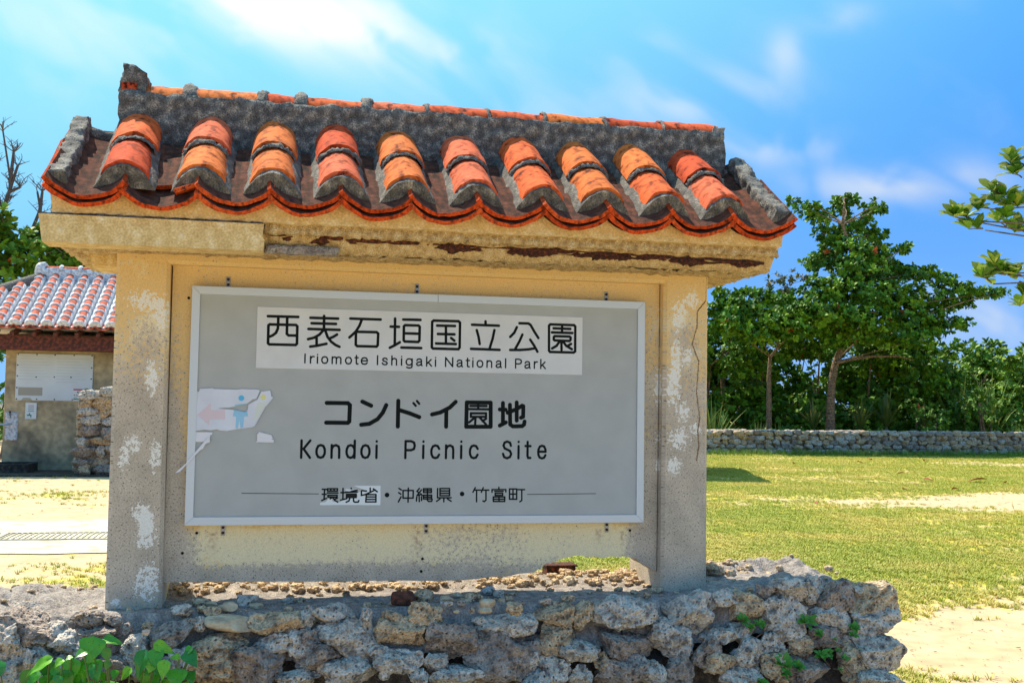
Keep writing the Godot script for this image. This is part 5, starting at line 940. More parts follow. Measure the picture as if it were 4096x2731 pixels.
# ---- the wash hut at the left, with its tiled roof --------------------------
func make_hut() -> void:
	var t := thing("wash_hut", "small beige hut with white mortared red tile roof and brown eaves beam", "hut")
	var mb := MB.new(); mb.bevel_box(Vector3(-4.4, 1.52, -23.6), Vector3(4.1, 3.04, 3.2), 0.02); part("wall", mb.done(), M.hut_wall, t)
	mb = MB.new(); mb.bevel_box(Vector3(-4.9, 2.82, -21.55), Vector3(6.0, 0.34, 0.14), 0.012); part("eaves_beam", mb.done(), M.wood, t)
	mb = MB.new(); mb.bevel_box(Vector3(-4.9, 3.13, -21.18), Vector3(6.4, 0.05, 0.05), 0.008); part("eaves_board", mb.done(), M.wood, t)
	mb = MB.new(); mb.bevel_box(Vector3.ZERO, Vector3(0.09, 0.1, 0.75), 0.008); var raft := mb.done()
	for k in 13: part("rafter", raft, M.wood, t, Transform3D(Basis(Vector3.RIGHT, 0.18), Vector3(-7.5 + k * 0.44, 3.055, -21.6)))
	for x in [-7.6, -2.2]:
		mb = MB.new(); mb.bevel_box(Vector3(x, 1.32, -21.55), Vector3(0.14, 2.66, 0.138), 0.012); part("post", mb.done(), M.wood, t)
	var ang := atan2(1.36, 2.65); var u := Vector3(0, sin(ang), -cos(ang)); var nrm := Vector3(0, cos(ang), sin(ang)); var e0 := Vector3(0, 3.13, -21.15)
	# roof bed, hipped at both ends
	var roof := Node3D.new(); roof.name = "roof"; t.add_child(roof)
	var rl := -6.05; var rr := -3.2; var el := -8.3; var er := -1.2; var yr := e0.y + 1.36; var zr := -23.8; var zb := -26.45
	mb = MB.new(); var inside := Vector3(-4.7, 3.3, -23.8)
	mb.face([Vector3(el, 3.13, -21.15), Vector3(er, 3.13, -21.15), Vector3(rr, yr, zr), Vector3(rl, yr, zr)], inside); mb.face([Vector3(el, 3.13, zb), Vector3(er, 3.13, zb), Vector3(rr, yr, zr), Vector3(rl, yr, zr)], inside)
	mb.face([Vector3(el, 3.13, -21.15), Vector3(el, 3.13, zb), Vector3(rl, yr, zr)], inside); mb.face([Vector3(er, 3.13, -21.15), Vector3(er, 3.13, zb), Vector3(rr, yr, zr)], inside); mb.face([Vector3(el, 3.12, -21.15), Vector3(er, 3.12, -21.15), Vector3(er, 3.12, zb), Vector3(el, 3.12, zb)], Vector3(-4.7, 3.5, -23.8))
	part("bed", mb.done(), M.white_plaster, roof)
	var cov := []; var ring := MB.new()
	for k in 3: cov.append(clay(0.105, 1.35, 0.36, 0.02, 0.05, false, 4000 + k, 0.004))
	ring.grid(14, 4, func(a, b):
		var an: float = (a * 2 - 1) * 1.5; var r: float = 0.108 + 0.022 * sin(b * PI); return Vector3(sin(an) * r, cos(an) * r, -(b - 0.5) * 0.075))
	var ringm := ring.done(); var lf := MB.new()
	lf.grid(10, 1, func(a, b): var an: float = (a * 2 - 1) * 1.75; return Vector3(sin(an) * 0.125, cos(an) * 0.10 - 0.005, -b * 0.33)); var lfm := lf.done()
	var lip := clay(0.17, 1.0, 0.3, 0.02, 0.0, true, 4020, 0.004)
	var cap := MB.new(); var ring_pts := []
	for k in 11: ring_pts.append(Vector3(sin((k / 5.0 - 1) * 1.55) * 0.118, cos((k / 5.0 - 1) * 1.55) * 0.118, 0.0))
	cap.face(ring_pts, Vector3(0, 0.03, -1)); var capm := cap.done()
	var x := -8.1; var col := 0
	while x < -1.3:
		var b := Basis(Vector3.RIGHT, nrm, -u)
		var top := 2.98
		if x < rl: top = 2.98 * (x - el) / (rl - el)
		if x > rr: top = 2.98 * (er - x) / (er - rr)
		gutter_tile("eaves_tile", lip, M.hut_tile, M.hut_tile, roof, Transform3D(b, Vector3(x + 0.165, e0.y, e0.z) - u * 0.04 - nrm * 0.0))
		part("end_cap", capm, M.white_plaster, roof, Transform3D(b, Vector3(x, e0.y, e0.z) + nrm * 0.05 - u * 0.012))
		for r in 9:
			var d := r * 0.325
			if d + 0.2 > top: break
			var o := Vector3(x, e0.y, e0.z) + u * d + nrm * 0.05
			var tl := part("cover_tile", cov[(col + r) % 3], M.hut_tile, roof, Transform3D(b, o))
			part("mortar_ring", ringm, M.white_plaster, roof, Transform3D(b, o + u * 0.03)); part("mortar_bed", lfm, M.white_plaster, roof, Transform3D(b, o - nrm * 0.012 + u * 0.01))
		x += 0.33; col += 1
	# ridge and hips: white mortar with small caps
	part("ridge", rough_box(Vector3(-4.62, yr + 0.07, zr), Vector3(3.0, 0.30, 0.26), 0.12, 0.02, 4050, 4.0), M.white_plaster, roof)
	for k in 7:
		var rt := clay(0.12, 1.4, 0.42, 0.02, 0.0, false, 4060, 0.004)
		part("ridge_tile", rt, M.hut_tile, roof, Transform3D(Basis(Vector3.FORWARD, Vector3.UP, Vector3.RIGHT) * Basis(Vector3.UP, PI), Vector3(-6.1 + k * 0.43, yr + 0.17, zr)))
		part("ridge_knob", ringm, M.white_plaster, roof, Transform3D(Basis(Vector3.FORWARD, Vector3.UP, Vector3.RIGHT).scaled(Vector3(1.25, 1.25, 1.25)), Vector3(-5.68 + k * 0.43, yr + 0.17, zr)))
	part("ridge_end", rock(4070, Vector3(0.16, 0.24, 0.16), 8, 0.1, 0.0, 3.0, 2), M.white_plaster, roof, Transform3D(Basis.IDENTITY, Vector3(-6.12, yr + 0.12, zr)))
	for s in [[rl, el], [rr, er]]:
		for zz in [-21.15, zb]:
			mb = MB.new(); mb.tube([Vector3(s[0], yr + 0.03, zr), Vector3(s[1], 3.2, zz)], [0.14, 0.14], 8); part("hip", mb.done(), M.roof_mortar, roof)
	# things on the front wall (face at z = -22)
	var nb := thing("notice_board", "large faded white notice board screwed to the beige hut wall", "notice board", Vector3(-6.22, 1.56, -21.97))
	var w := 320; var h := 208; var buf := blank(w, h, C(214, 218, 218), 0.05, 4101); var id := func(p: Vector2) -> Vector2: return p
	for q in [[10, 10, 150, 90], [165, 20, 300, 130]]:
		for k in 9: buf = draw_line(buf, w, h, Vector2(q[0] + 4, q[1] + k * 13), Vector2(q[2] - (k * 37) % 50, q[1] + k * 13), 1.2, C(196, 202, 204))
	buf = draw_poly(buf, w, h, PackedVector2Array([Vector2(12, 150), Vector2(112, 150), Vector2(112, 186), Vector2(12, 186)]), C(168, 162, 148)); buf = draw_poly(buf, w, h, PackedVector2Array([Vector2(26, 208), Vector2(34, 196), Vector2(62, 196), Vector2(72, 208)]), C(176, 170, 156))
	part("panel", sheet(0, 0, 1.61, 1.04, 0.02), printed(buf, w, h, 0.6), nb)
	var bolt := MB.new(); bolt.tube([Vector3(0, 0, 0), Vector3(0, 0, 0.012)], [0.016, 0.01], 8); var bm := bolt.done()
	for q in [[0.03, 1.02], [0.42, 1.02], [0.8, 1.02], [1.2, 1.02], [1.58, 1.02], [0.03, 0.78], [0.03, 0.54], [0.03, 0.28], [0.03, 0.03], [0.45, 0.03], [0.82, 0.03], [1.2, 0.03], [0.42, 0.52], [0.8, 0.53], [1.15, 0.53], [1.58, 0.75], [1.58, 0.5], [1.58, 0.25]]: part("bolt", bm, M.rust, nb, Transform3D(Basis.IDENTITY, Vector3(q[0], q[1], 0)))
	w = 128; h = 92; buf = blank(w, h, C(226, 228, 226), 0.03, 4111)
	buf = draw_poly(buf, w, h, PackedVector2Array([Vector2(4, 3), Vector2(124, 3), Vector2(124, 13), Vector2(4, 13)]), C(196, 58, 58)); buf = draw_poly(buf, w, h, PackedVector2Array([Vector2(6, 76), Vector2(124, 76), Vector2(124, 84), Vector2(6, 84)]), C(40, 120, 84))
	for k in 6: buf = draw_poly(buf, w, h, PackedVector2Array([Vector2(30 + k * 13, 21), Vector2(39 + k * 13, 21), Vector2(39 + k * 13, 33), Vector2(30 + k * 13, 33)]), [C(60, 60, 56), C(150, 140, 60)][k % 2], 0.8)
	for k in 7: buf = draw_poly(buf, w, h, PackedVector2Array([Vector2(8 + k * 16, 45), Vector2(18 + k * 16, 45), Vector2(18 + k * 16, 54), Vector2(8 + k * 16, 54)]), [C(120, 70, 70), C(70, 76, 80)][k % 2], 0.6)
	for k in 3: buf = draw_line(buf, w, h, Vector2(10, 62 + k * 4), Vector2(100 - k * 20, 62 + k * 4), 0.8, C(150, 150, 148))
	tag(part("warning_sign", sheet(0, 0, 0.4, 0.27, 0.008), printed(buf, w, h, 0.6), self, Transform3D(Basis.IDENTITY, Vector3(-5.02, 1.57, -21.961))), "small white sign with red heading and green band at notice board corner", "sign")
	w = 72; h = 104; buf = blank(w, h, C(222, 228, 226), 0.03, 4121)
	for k in 4: buf = draw_line(buf, w, h, Vector2(20, 18 + k * 12), Vector2(54, 18 + k * 12), 2.0, [C(196, 110, 104), C(120, 130, 140)][mini(k, 1)])
	buf = draw_line(buf, w, h, Vector2(16, 80), Vector2(38, 80), 4.0, C(60, 130, 116)); buf = draw_line(buf, w, h, Vector2(28, 68), Vector2(28, 80), 3.0, C(60, 130, 116)); buf = draw_line(buf, w, h, Vector2(38, 80), Vector2(38, 92), 3.0, C(60, 130, 116))
	tag(part("tap_sign", sheet(0, 0, 0.235, 0.36, 0.006), printed(buf, w, h, 0.6), self, Transform3D(Basis.IDENTITY, Vector3(-6.0, 1.15, -21.98))), "small white sign with a tap drawing under the notice board", "sign")
	part("plaster_patch", rough_box(Vector3(-6.27, 0.98, -22.0), Vector3(0.26, 0.62, 0.05), 0.04, 0.02, 4130, 8.0), M.white_plaster, t)
	var tap := thing("wall_tap", "metal wall tap and pipe on a pale plaster patch", "tap", Vector3(-6.3, 1.05, -21.97))
	mb = MB.new(); mb.tube([Vector3(0, 0.2, 0), Vector3(0, 0.2, 0.08), Vector3(0.02, 0.16, 0.12), Vector3(0.03, 0.1, 0.12)], [0.02, 0.022, 0.02, 0.016], 8); part("spout", mb.done(), M.steel, tap)
	mb = MB.new(); mb.tube([Vector3(0, 0.22, 0.05), Vector3(0, 0.27, 0.05)], [0.012, 0.03], 8); part("handle", mb.done(), M.screw, tap)
	mb = MB.new(); mb.tube([Vector3(0.02, -0.02, 0), Vector3(0.0, -0.02, 0.25), Vector3(-0.32, -0.02, 0.27)], [0.022, 0.022, 0.022], 8); part("pipe", mb.done(), M.alu, tap)
	var dark := grained(4140, 0.8, [[0.2, C(34, 30, 26)], [0.6, C(62, 54, 46)], [0.9, C(98, 84, 66)]], 0.3, [], 0.3)
	var tr := thing("wash_trough", "dark stained concrete washing trough at the foot of the hut wall", "trough", Vector3(-6.3, 0.0, -21.3))
	mb = MB.new(); mb.bevel_box(Vector3(0, 0.04, 0), Vector3(1.14, 0.08, 0.8), 0.01); part("base", mb.done(), dark, tr)
	for q in [[0.0, 0.43, 1.3, 0.1], [0.0, -0.43, 1.3, 0.1], [0.61, 0.0, 0.1, 0.76], [-0.61, 0.0, 0.1, 0.76]]:
		mb = MB.new(); mb.bevel_box(Vector3(q[0], 0.11, q[1]), Vector3(q[2], 0.22, q[3]), 0.012); part("rim", mb.done(), dark, tr)
	# dark apron slab under the eaves
	mb = MB.new(); mb.bevel_box(Vector3(-4.6, 0.0, -20.95), Vector3(4.6, 0.07, 1.9), 0.02); structure(part("paving", mb.done(), dark, self))
	# coral stone screen wall
	var sw := thing("coral_screen_wall", "stacked brown coral stone screen wall standing before the hut", "stone wall", Vector3(-4.62, 0, -20.3))
	mb = MB.new(); mb.bevel_box(Vector3(0.62, 0.88, -0.35), Vector3(1.1, 1.7, 0.6), 0.05); part("core", mb.done(), M.coral_dark, sw)
	var sh := []
	for k in 5: sh.append(rock(4200 + k * 9, Vector3(0.17, 0.115, 0.15), 14, 0.2, 0.4, 3.4, 6))
	var yy := 0.1
	while yy < 1.8:
		var xx := 0.0 + R(-0.03, 0.08) + maxf(0.0, yy - 0.2) * 0.05
		while xx < 1.2:
			var wd := R(0.16, 0.46); part("stone", sh[rng.randi() % 5], [M.coral_warm, M.coral, M.coral_dark][rng.randi() % 3], sw, Transform3D(Basis(Vector3.UP, R(-0.4, 0.4)) * Basis(Vector3.BACK, R(-0.2, 0.2)) * Basis.from_scale(Vector3(wd / 0.3, R(0.7, 1.4), 1)), Vector3(xx + wd / 2 - 0.05, yy + R(-0.05, 0.05), -0.02 + R(-0.06, 0.06))))
			xx += wd
		for q in 2: part("stone", sh[rng.randi() % 5], M.coral_warm, sw, Transform3D(Basis(Vector3.UP, 1.5 + R(-0.3, 0.3)), Vector3(0.06 + maxf(0.0, yy - 0.2) * 0.05, yy, -0.25 - q * 0.27)))
		yy += 0.2
	# shelter hidden behind the sign; its roof throws the shadow on the lawn
	var sv := thing("picnic_shelter", "open shelter with low hipped roof on the lawn behind the sign wall", "shelter", Vector3(6.85, 0, -23.8)); sv.rotation.y = -0.30
	mb = MB.new(); inside = Vector3(0, 3.7, 0); var q4 := [Vector3(-3.2, 3.55, 3.0), Vector3(3.2, 3.55, 3.0), Vector3(3.2, 3.55, -3.4), Vector3(-3.2, 3.55, -3.4)]; var r0 := Vector3(-1.2, 4.5, -0.2); var r1 := Vector3(1.2, 4.5, -0.2)
	mb.face([q4[0], q4[1], r1, r0], inside); mb.face([q4[2], q4[3], r0, r1], inside); mb.face([q4[1], q4[2], r1], inside); mb.face([q4[3], q4[0], r0], inside); mb.face(q4, inside + Vector3.UP)
	part("roof", mb.done(), M.hut_tile, sv)
	for sx in [-2.6, 2.6]:
		for sz in [-2.8, 2.4]:
			mb = MB.new(); mb.bevel_box(Vector3(sx, 1.77, sz), Vector3(0.2, 3.54, 0.2), 0.01); part("post", mb.done(), M.wood, sv)
	mb = MB.new(); mb.bevel_box(Vector3(0, 1.1, -2.8), Vector3(5.0, 2.2, 0.16), 0.01); part("back_wall", mb.done(), M.hut_wall, sv)

# ---- dry stone wall along the far side of the lawn --------------------------
func make_far_wall() -> void:
	var t := thing("far_stone_wall", "long low dry stone wall of dark coral rocks at the edge of the thicket", "stone wall", Vector3(0, 0, -34.6))
	var mb := MB.new(); mb.bevel_box(Vector3(20, 0.42, -0.3), Vector3(44, 0.82, 0.5), 0.04); part("core", mb.done(), M.coral_dark, t)
	var sh := []
	for k in 6: sh.append(rock(4400 + k * 9, Vector3(0.17, 0.115, 0.15), 6, 0.14, 0.1, 3.0, 5))
	M.far_stone = [M.coral, M.coral_dark, M.coral_warm]
	var near := 0; var xs := []; var y := 0.1
	while y < 0.86:
		var x := -2.0 + R(0, 0.2)
		while x < 42.0:
			var wd := R(0.24, 0.46)
			var tr := Transform3D(Basis(Vector3.UP, R(-0.4, 0.4)) * Basis(Vector3.BACK, R(-0.2, 0.2)) * Basis.from_scale(Vector3(wd / 0.33, R(0.85, 1.15), 1)), Vector3(x + wd / 2, y + R(-0.03, 0.03) + 0.004 * maxf(0.0, x - 15.0), R(-0.04, 0.05)))
			if x > 14.8 and x < 28.8 and near < 290:
				part("stone", sh[rng.randi() % 6], M.far_stone[rng.randi() % 3], t, tr); near += 1
			else: xs.append(tr)
			x += wd
		y += 0.165
	var caps := []
	var x := -2.0
	while x < 42.0:
		caps.append(Transform3D(Basis(Vector3.UP, R(-0.5, 0.5)) * Basis.from_scale(Vector3(R(0.8, 1.5), 0.5, R(1.2, 1.9))), Vector3(x, 0.85 + R(-0.02, 0.02) + 0.003 * maxf(0.0, x - 15.0), -0.22))); x += R(0.3, 0.5)
	many("stones", sh[0], M.far_stone[0], t, xs); many("capstones", sh[2], M.coral, t, caps)
# ---- foliage ---------------------------------------------------------------
# a leaf along +x from the stem, folded along the midrib; n leaves make a whorl round +y
func leaf_into(mb: MB, b: Basis, o: Vector3, length: float, width: float, droop: float) -> void:
	var prof := [[0.0, 0.06], [0.25, 0.55], [0.55, 1.0], [0.8, 0.85], [1.0, 0.12]]; var rows := []
	for q in prof:
		var x: float = q[0] * length; var hw: float = q[1] * width * 0.5; var y: float = -droop * q[0] * q[0] * length
		rows.append([mb.add(o + b * Vector3(x, y + hw * 0.35, -hw)), mb.add(o + b * Vector3(x, y, 0)), mb.add(o + b * Vector3(x, y + hw * 0.35, hw))])
	for k in 4:
		var a: Array = rows[k]; var c: Array = rows[k + 1]
		mb.quad(a[0], c[0], c[1], a[1]); mb.quad(a[1], c[1], c[2], a[2])
func whorl(n: int, length: float, width: float, sd: int) -> ArrayMesh:
	var r := RandomNumberGenerator.new(); r.seed = sd; var mb := MB.new()
	for k in n:
		var a := TAU * k / n + r.randf_range(-0.35, 0.35); var up := r.randf_range(-0.15, 1.0); var l := length * r.randf_range(0.65, 1.1)
		leaf_into(mb, Basis(Vector3.UP, a) * Basis(Vector3.BACK, up) * Basis(Vector3.RIGHT, r.randf_range(-0.5, 0.5)), Vector3(0, r.randf_range(-0.05, 0.05), 0), l, width * r.randf_range(0.8, 1.1), r.randf_range(0.0, 0.35))
	return mb.done()
func single_leaf(sd: int) -> ArrayMesh:
	var mb := MB.new(); leaf_into(mb, Basis(Vector3.BACK, 0.4), Vector3.ZERO, 1.0, 0.55, 0.25); return mb.done()
# fills blobs [x, y, z, rx, ry] with whorls: more towards the shell, axis turned out and up
func crown(blobs: Array, per: float, sz: float, tones: Array, red: float) -> Array:
	var xs := []; var cs := []
	for b in blobs:
		var rx: float = b[3]; var ry: float = b[4]; var rz := rx * 0.95
		var n := int(per * (rx * ry + rx * rz + ry * rz)) + 4
		for k in n:
			var d := Vector3(R(-1, 1), R(-1, 1), R(-1, 1))
			if d.length() < 0.05: continue
			d = d.normalized(); var q := pow(rng.randf(), 0.45) * R(0.75, 1.12)
			var p := Vector3(b[0], b[1], b[2]) + Vector3(d.x * rx, d.y * ry, d.z * rz) * q
			var ax := (d * 0.8 + Vector3(0, 0.8, 0) + Vector3(R(-1, 1), R(-1, 1), R(-1, 1)) * 0.35).normalized()
			var side := ax.cross(Vector3(R(-1, 1), R(-0.2, 0.2), R(-1, 1))).normalized(); var s := sz * R(0.7, 1.25)
			xs.append(Transform3D(Basis(side, ax, side.cross(ax)).scaled(Vector3.ONE * s), p))
			var c: Color = tones[rng.randi() % tones.size()]; c = c * R(0.75, 1.2)
			if rng.randf() < red: c = Color(0.42, 0.09, 0.015)
			c.a = 1.0; cs.append(c)
	return [xs, cs]
func limb(mb: MB, a: Vector3, b: Vector3, r0: float, r1: float, bend := 0.12) -> void:
	var n := 6; var ps := []; var rs := []; var off := Vector3(R(-1, 1), R(-0.3, 1), R(-1, 1)) * a.distance_to(b) * bend
	for k in n + 1:
		var t := float(k) / n; ps.append(a.lerp(b, t) + off * sin(t * PI) + Vector3(R(-1, 1), R(-1, 1), R(-1, 1)) * r0 * 0.25); rs.append(lerpf(r0, r1, t))
	mb.tube(ps, rs, 7)
func tree(called: String, label: String, trunk: Array, blobs: Array, per: float, sz: float, tones: Array, red: float, wh: ArrayMesh, r0: float, group := "", extra: Array = []) -> Node3D:
	var base: Vector3 = trunk[0]
	var t := thing(called, label, "tree", Vector3(base.x, 0, base.z), group); var o := Vector3(base.x, 0, base.z)
	var mb := MB.new(); var ps := [base - o + Vector3(0, -base.y, 0)]; var rs := [r0 * 1.25]
	for k in trunk.size(): ps.append(trunk[k] - o); rs.append(lerpf(r0, r0 * 0.25, float(k) / maxi(1, trunk.size() - 1)))
	mb.tube(ps, rs, 10); part("trunk", mb.done(), M.bark, t)
	mb = MB.new()
	for e in extra:
		var pe := []; var re := []
		for k in e.size(): pe.append(e[k] - o); re.append(lerpf(r0 * 0.5, r0 * 0.15, float(k) / (e.size() - 1)))
		mb.tube(pe, re, 8)
	for b in blobs:
		var c := Vector3(b[0], b[1], b[2]); var best: Vector3 = trunk[0]; var least := 1e9
		for k in trunk.size():
			var hd := Vector2(trunk[k].x - c.x, trunk[k].z - c.z).length(); var cost: float = trunk[k].distance_to(c) + 2.0 * maxf(0.0, trunk[k].y - c.y + 0.3 * hd)
			if cost < least: least = cost; best = trunk[k]
		limb(mb, best - o, c - o, r0 * 0.2, r0 * 0.05)
		for k in 3: limb(mb, c - o, c - o + Vector3(R(-1, 1) * b[3], R(0.1, 0.9) * b[4], R(-1, 1) * b[3]), r0 * 0.07, r0 * 0.025)
	part("branches", mb.done(), M.bark, t)
	var cr := crown(blobs, per, sz, tones, red); var xs := []
	for x in cr[0]: xs.append(Transform3D(x.basis, x.origin - o))
	many("crown", wh, M.leaf, t, xs, cr[1]); return t
func vec(a: Array) -> Array:
	var o := []
	for q in a: o.append(Vector3(q[0], q[1], q[2]))
	return o
func blades(n: int, length: float, width: float, sd: int, droop := 0.8) -> ArrayMesh:
	var r := RandomNumberGenerator.new(); r.seed = sd; var mb := MB.new()
	for k in n:
		var a := r.randf_range(0, TAU); var d := Vector3(cos(a), 0, sin(a)); var s := Vector3(-d.z, 0, d.x) * width * 0.5; var l := length * r.randf_range(0.6, 1.1); var lean := r.randf_range(0.1, 0.8); var prev := []
		for q in 6:
			var t := q / 5.0; var p := d * (lean * l * t * 0.8 + r.randf_range(0, 0.02)) + Vector3(0, l * t * (1.0 - 0.5 * lean * droop * t), 0); var w := (1.0 - t * t) + 0.03
			var i0 := mb.add(p - s * w); var i1 := mb.add(p + s * w)
			if prev: mb.quad(prev[0], prev[1], i1, i0)
			prev = [i0, i1]
	return mb.done()
func make_trees() -> void:
	var wa := whorl(9, 0.30, 0.17, 51); var wb := whorl(8, 0.24, 0.12, 52); var wc := whorl(10, 0.16, 0.09, 53)
	var green := [Color(0.12, 0.255, 0.014), Color(0.085, 0.21, 0.014), Color(0.16, 0.30, 0.018), Color(0.06, 0.16, 0.02)]
	var yellowish := [Color(0.13, 0.25, 0.015), Color(0.10, 0.21, 0.02), Color(0.17, 0.28, 0.02)]
	var olive := [Color(0.12, 0.14, 0.03), Color(0.14, 0.13, 0.035), Color(0.09, 0.13, 0.03)]
	var deep := [Color(0.08, 0.19, 0.016), Color(0.10, 0.22, 0.016), Color(0.065, 0.165, 0.018)]
	tree("almond_tree", "tall layered green tree with scattered red leaves behind the far stone wall", vec(ALMOND_TRUNK), ALMOND_BLOBS, 40.0, 0.74, green, 0.008, wa, 0.17, "", [vec(ALMOND_LIMB)])
	tree("almond_tree", "short bushy green tree with reddish leaves left of the tall layered tree", vec(LOW_TRUNK), LOW_BLOBS, 42.0, 0.74, green, 0.015, wa, 0.10)
	tree("olive_tree", "brownish olive small leaved tree top showing between the two green trees", [Vector3(18.6, 0.4, -41.0), Vector3(18.4, 3.0, -41.0), Vector3(18.9, 5.5, -40.8)], OLIVE_BLOBS, 14.0, 0.9, olive, 0.0, wc, 0.14)
	tree("leafy_tree", "bright green leafy tree rising behind the tiled wash hut", [Vector3(-7.6, 0.3, -28.0), Vector3(-7.4, 2.5, -28.0), Vector3(-7.2, 4.6, -27.5)], LEFT_BLOBS, 20.0, 0.85, yellowish, 0.004, wa, 0.2)
	# bare shrub
	var bare := thing("bare_tree", "leafless dark twiggy tree standing above the leafy tree at the hut", "tree", Vector3(-8.23, 0, -28.4)); var bm := MB.new(); var tw := MB.new()
	bm.tube([Vector3(0, 0, 0), Vector3(0.05, 2.5, 0.1), Vector3(0, 4.86, 0.3)], [0.14, 0.1, 0.075], 7); part("trunk", bm.done(), M.dead, bare)
	for q in LEFT_BARE:
		var ps := []; var rs := []
		for k in range(0, q.size(), 3): ps.append(Vector3(q[k] + 8.23, q[k + 1], q[k + 2] + 28.4)); rs.append(lerpf(0.055, 0.014, float(k) / q.size()))
		if q == LEFT_BARE[4]: ps.insert(0, Vector3(0.1, 3.4, 0.2)); rs.insert(0, 0.06)
		tw.tube(ps, rs, 6)
		for k in 12:
			var a: Vector3 = ps[rng.randi() % ps.size()]; var b := a + Vector3(R(-0.35, 0.35), R(0.1, 0.45), R(-0.3, 0.3))
			limb(tw, a, b, 0.016, 0.006); limb(tw, a.lerp(b, 0.6), a.lerp(b, 0.6) + Vector3(R(-0.22, 0.22), R(0.05, 0.25), 0), 0.008, 0.004); limb(tw, a.lerp(b, 0.4), a.lerp(b, 0.4) + Vector3(R(-0.22, 0.22), R(0.0, 0.25), 0), 0.008, 0.004)
	part("branches", tw.done(), M.dead, bare)
	# the thicket: shrubs behind the far wall, in two rows
	for row in 3:
		var x: float = [-16.0, -14.0, -18.0][row]; var k := 0
		while x < 46.0:
			var z: float = [-36.6, -39.5, -43.0][row] + R(-0.4, 0.4); var hgt: float = [1.3, 2.6, 5.4][row] * R(0.8, 1.15); var seen := x > 13.5
			if row == 0 and x > 17.3 and x < 24.5: hgt *= 0.62
			if row == 0 and x >= 24.5: hgt = R(2.0, 2.9)
			if row == 1 and x > 26.0: hgt = R(4.4, 5.0)
			if row == 2 and x > 24.0: hgt = R(4.6, 5.3)
			var bl := []
			for q in 9: bl.append([x + R(-1.3, 1.3), hgt * (0.12 + 0.72 * (q % 5) / 4.0) + R(-0.2, 0.2), z + R(-0.7, 0.7), R(0.8, 1.25), clampf(hgt * R(0.2, 0.28), 0.35, 0.9)])
			var lab: String = ["low dark green shrub growing over the far stone wall", "dark leafy shrub in the shade under the trees", "tall green shrub closing the back of the thicket"][row]
			var t := thing("thicket_shrub", lab, "shrub", Vector3(x, 0, z), ["shrubs along the far wall", "shrubs under the trees", "shrubs at the back of the thicket"][row])
			var sm := MB.new()
			for q in 4: limb(sm, Vector3(R(-0.3, 0.3), 0, R(-0.2, 0.2)), Vector3(R(-0.9, 0.9), hgt * 0.75, R(-0.4, 0.4)), 0.06, 0.02)
			part("stems", sm.done(), M.bark, t)
			var cr := crown(bl, (11.0 if seen else 2.5) * [1.3, 1.3, 1.4][row], [0.85, 1.0, 0.95][row], [deep, green, green][row] if x < 25.0 or row == 0 else yellowish, 0.002); var xs := []
			for q in cr[0]: xs.append(Transform3D(q.basis, q.origin - Vector3(x, 0, z)))
			many("foliage", [wc, wb, wa][row], M.leaf, t, xs, cr[1])
			x += (R(1.7, 2.4) if row < 2 else R(1.1, 1.5)) if seen else R(3.0, 4.0); k += 1
	# trees standing behind, whose joined crowns shade the undergrowth
	for q in [[15.2, 5.6], [17.2, 5.5], [19.6, 6.2], [22.2, 6.4], [24.6, 6.0], [26.8, 5.0]]:
		var bl := []
		for k in 9: bl.append([q[0] + R(-1.5, 1.5), q[1] - 0.7 - (k % 3) * 0.75 + R(-0.2, 0.2), -39.6 + R(-1.6, 1.4), R(0.7, 1.1), R(0.4, 0.6)])
		tree("understorey_tree", "dark green tree with a close crown at the back of the thicket", [Vector3(q[0] + 0.2, 0.4, -39.8), Vector3(q[0], 2.0, -39.7), Vector3(q[0] + 0.1, q[1] - 2.0, -39.6)], bl, 24.0, 0.8, green, 0.004, wa, 0.09, "trees at the back of the thicket")
	# long-bladed grasses and screw pines at the thicket edge
	var bl1 := blades(46, 1.0, 0.028, 71); var bl2 := blades(34, 1.0, 0.06, 72, 1.2)
	for q in [[15.9, -35.9, 2.3, 0], [15.2, -36.2, 2.8, 0], [17.6, -35.6, 1.5, 0], [18.4, -35.5, 1.3, 0], [19.4, -35.5, 1.0, 0], [28.2, -38.5, 3.9, 0], [29.3, -38.2, 4.1, 0], [27.6, -37.8, 1.9, 0], [22.6, -36.8, 2.6, 1], [24.0, -37.2, 2.9, 1], [20.6, -36.9, 2.5, 1], [25.6, -37.0, 2.4, 1], [29.0, -35.8, 1.6, 0]]:
		var pine: bool = q[3] == 1
		var t := thing("screw_pine" if pine else "tall_grass", "dark screw pine with long drooping blades under the layered tree" if pine else "clump of tall arching grass at the edge of the thicket", "plant" if pine else "grass clump", Vector3(q[0], 0.0, q[1]), "screw pines under the trees" if pine else "tall grasses along the thicket")
		var gm := MB.new(); gm.tube([Vector3(0, 0, 0), Vector3(0, q[2] * 0.4, 0)], [0.09, 0.06] if pine else [0.1, 0.03], 7); part("stem", gm.done(), M.bark, t)
		var fm := leafy(C(70, 92, 34) if pine else C(92, 124, 36), 0.5, 0.3)
		part("leaves", bl2 if pine else bl1, fm, t, Transform3D(Basis(Vector3.UP, R(0, TAU)).scaled(Vector3.ONE * q[2] * (0.6 if pine else 1.0)), Vector3(0, q[2] * 0.35 if pine else 0.0, 0)))
	# creeping tufts at the foot of the far wall
	var xs := []; var cs := []; var tuft := blades(14, 1.0, 0.03, 73)
	for k in 900:
		var x := R(13.5, 30.0); xs.append(Transform3D(Basis(Vector3.UP, R(0, TAU)).scaled(Vector3.ONE * R(0.12, 0.38)), Vector3(x, -0.02, -34.2 + pow(rng.randf(), 2.0) * 1.6))); cs.append(Color(0.14, 0.25, 0.025) * R(0.7, 1.2))
	var tu := many("grass", tuft, M.grass, self, xs, cs); tu.set_meta("label", "uncut grass tufts along the foot of the far stone wall"); tu.set_meta("category", "grass")
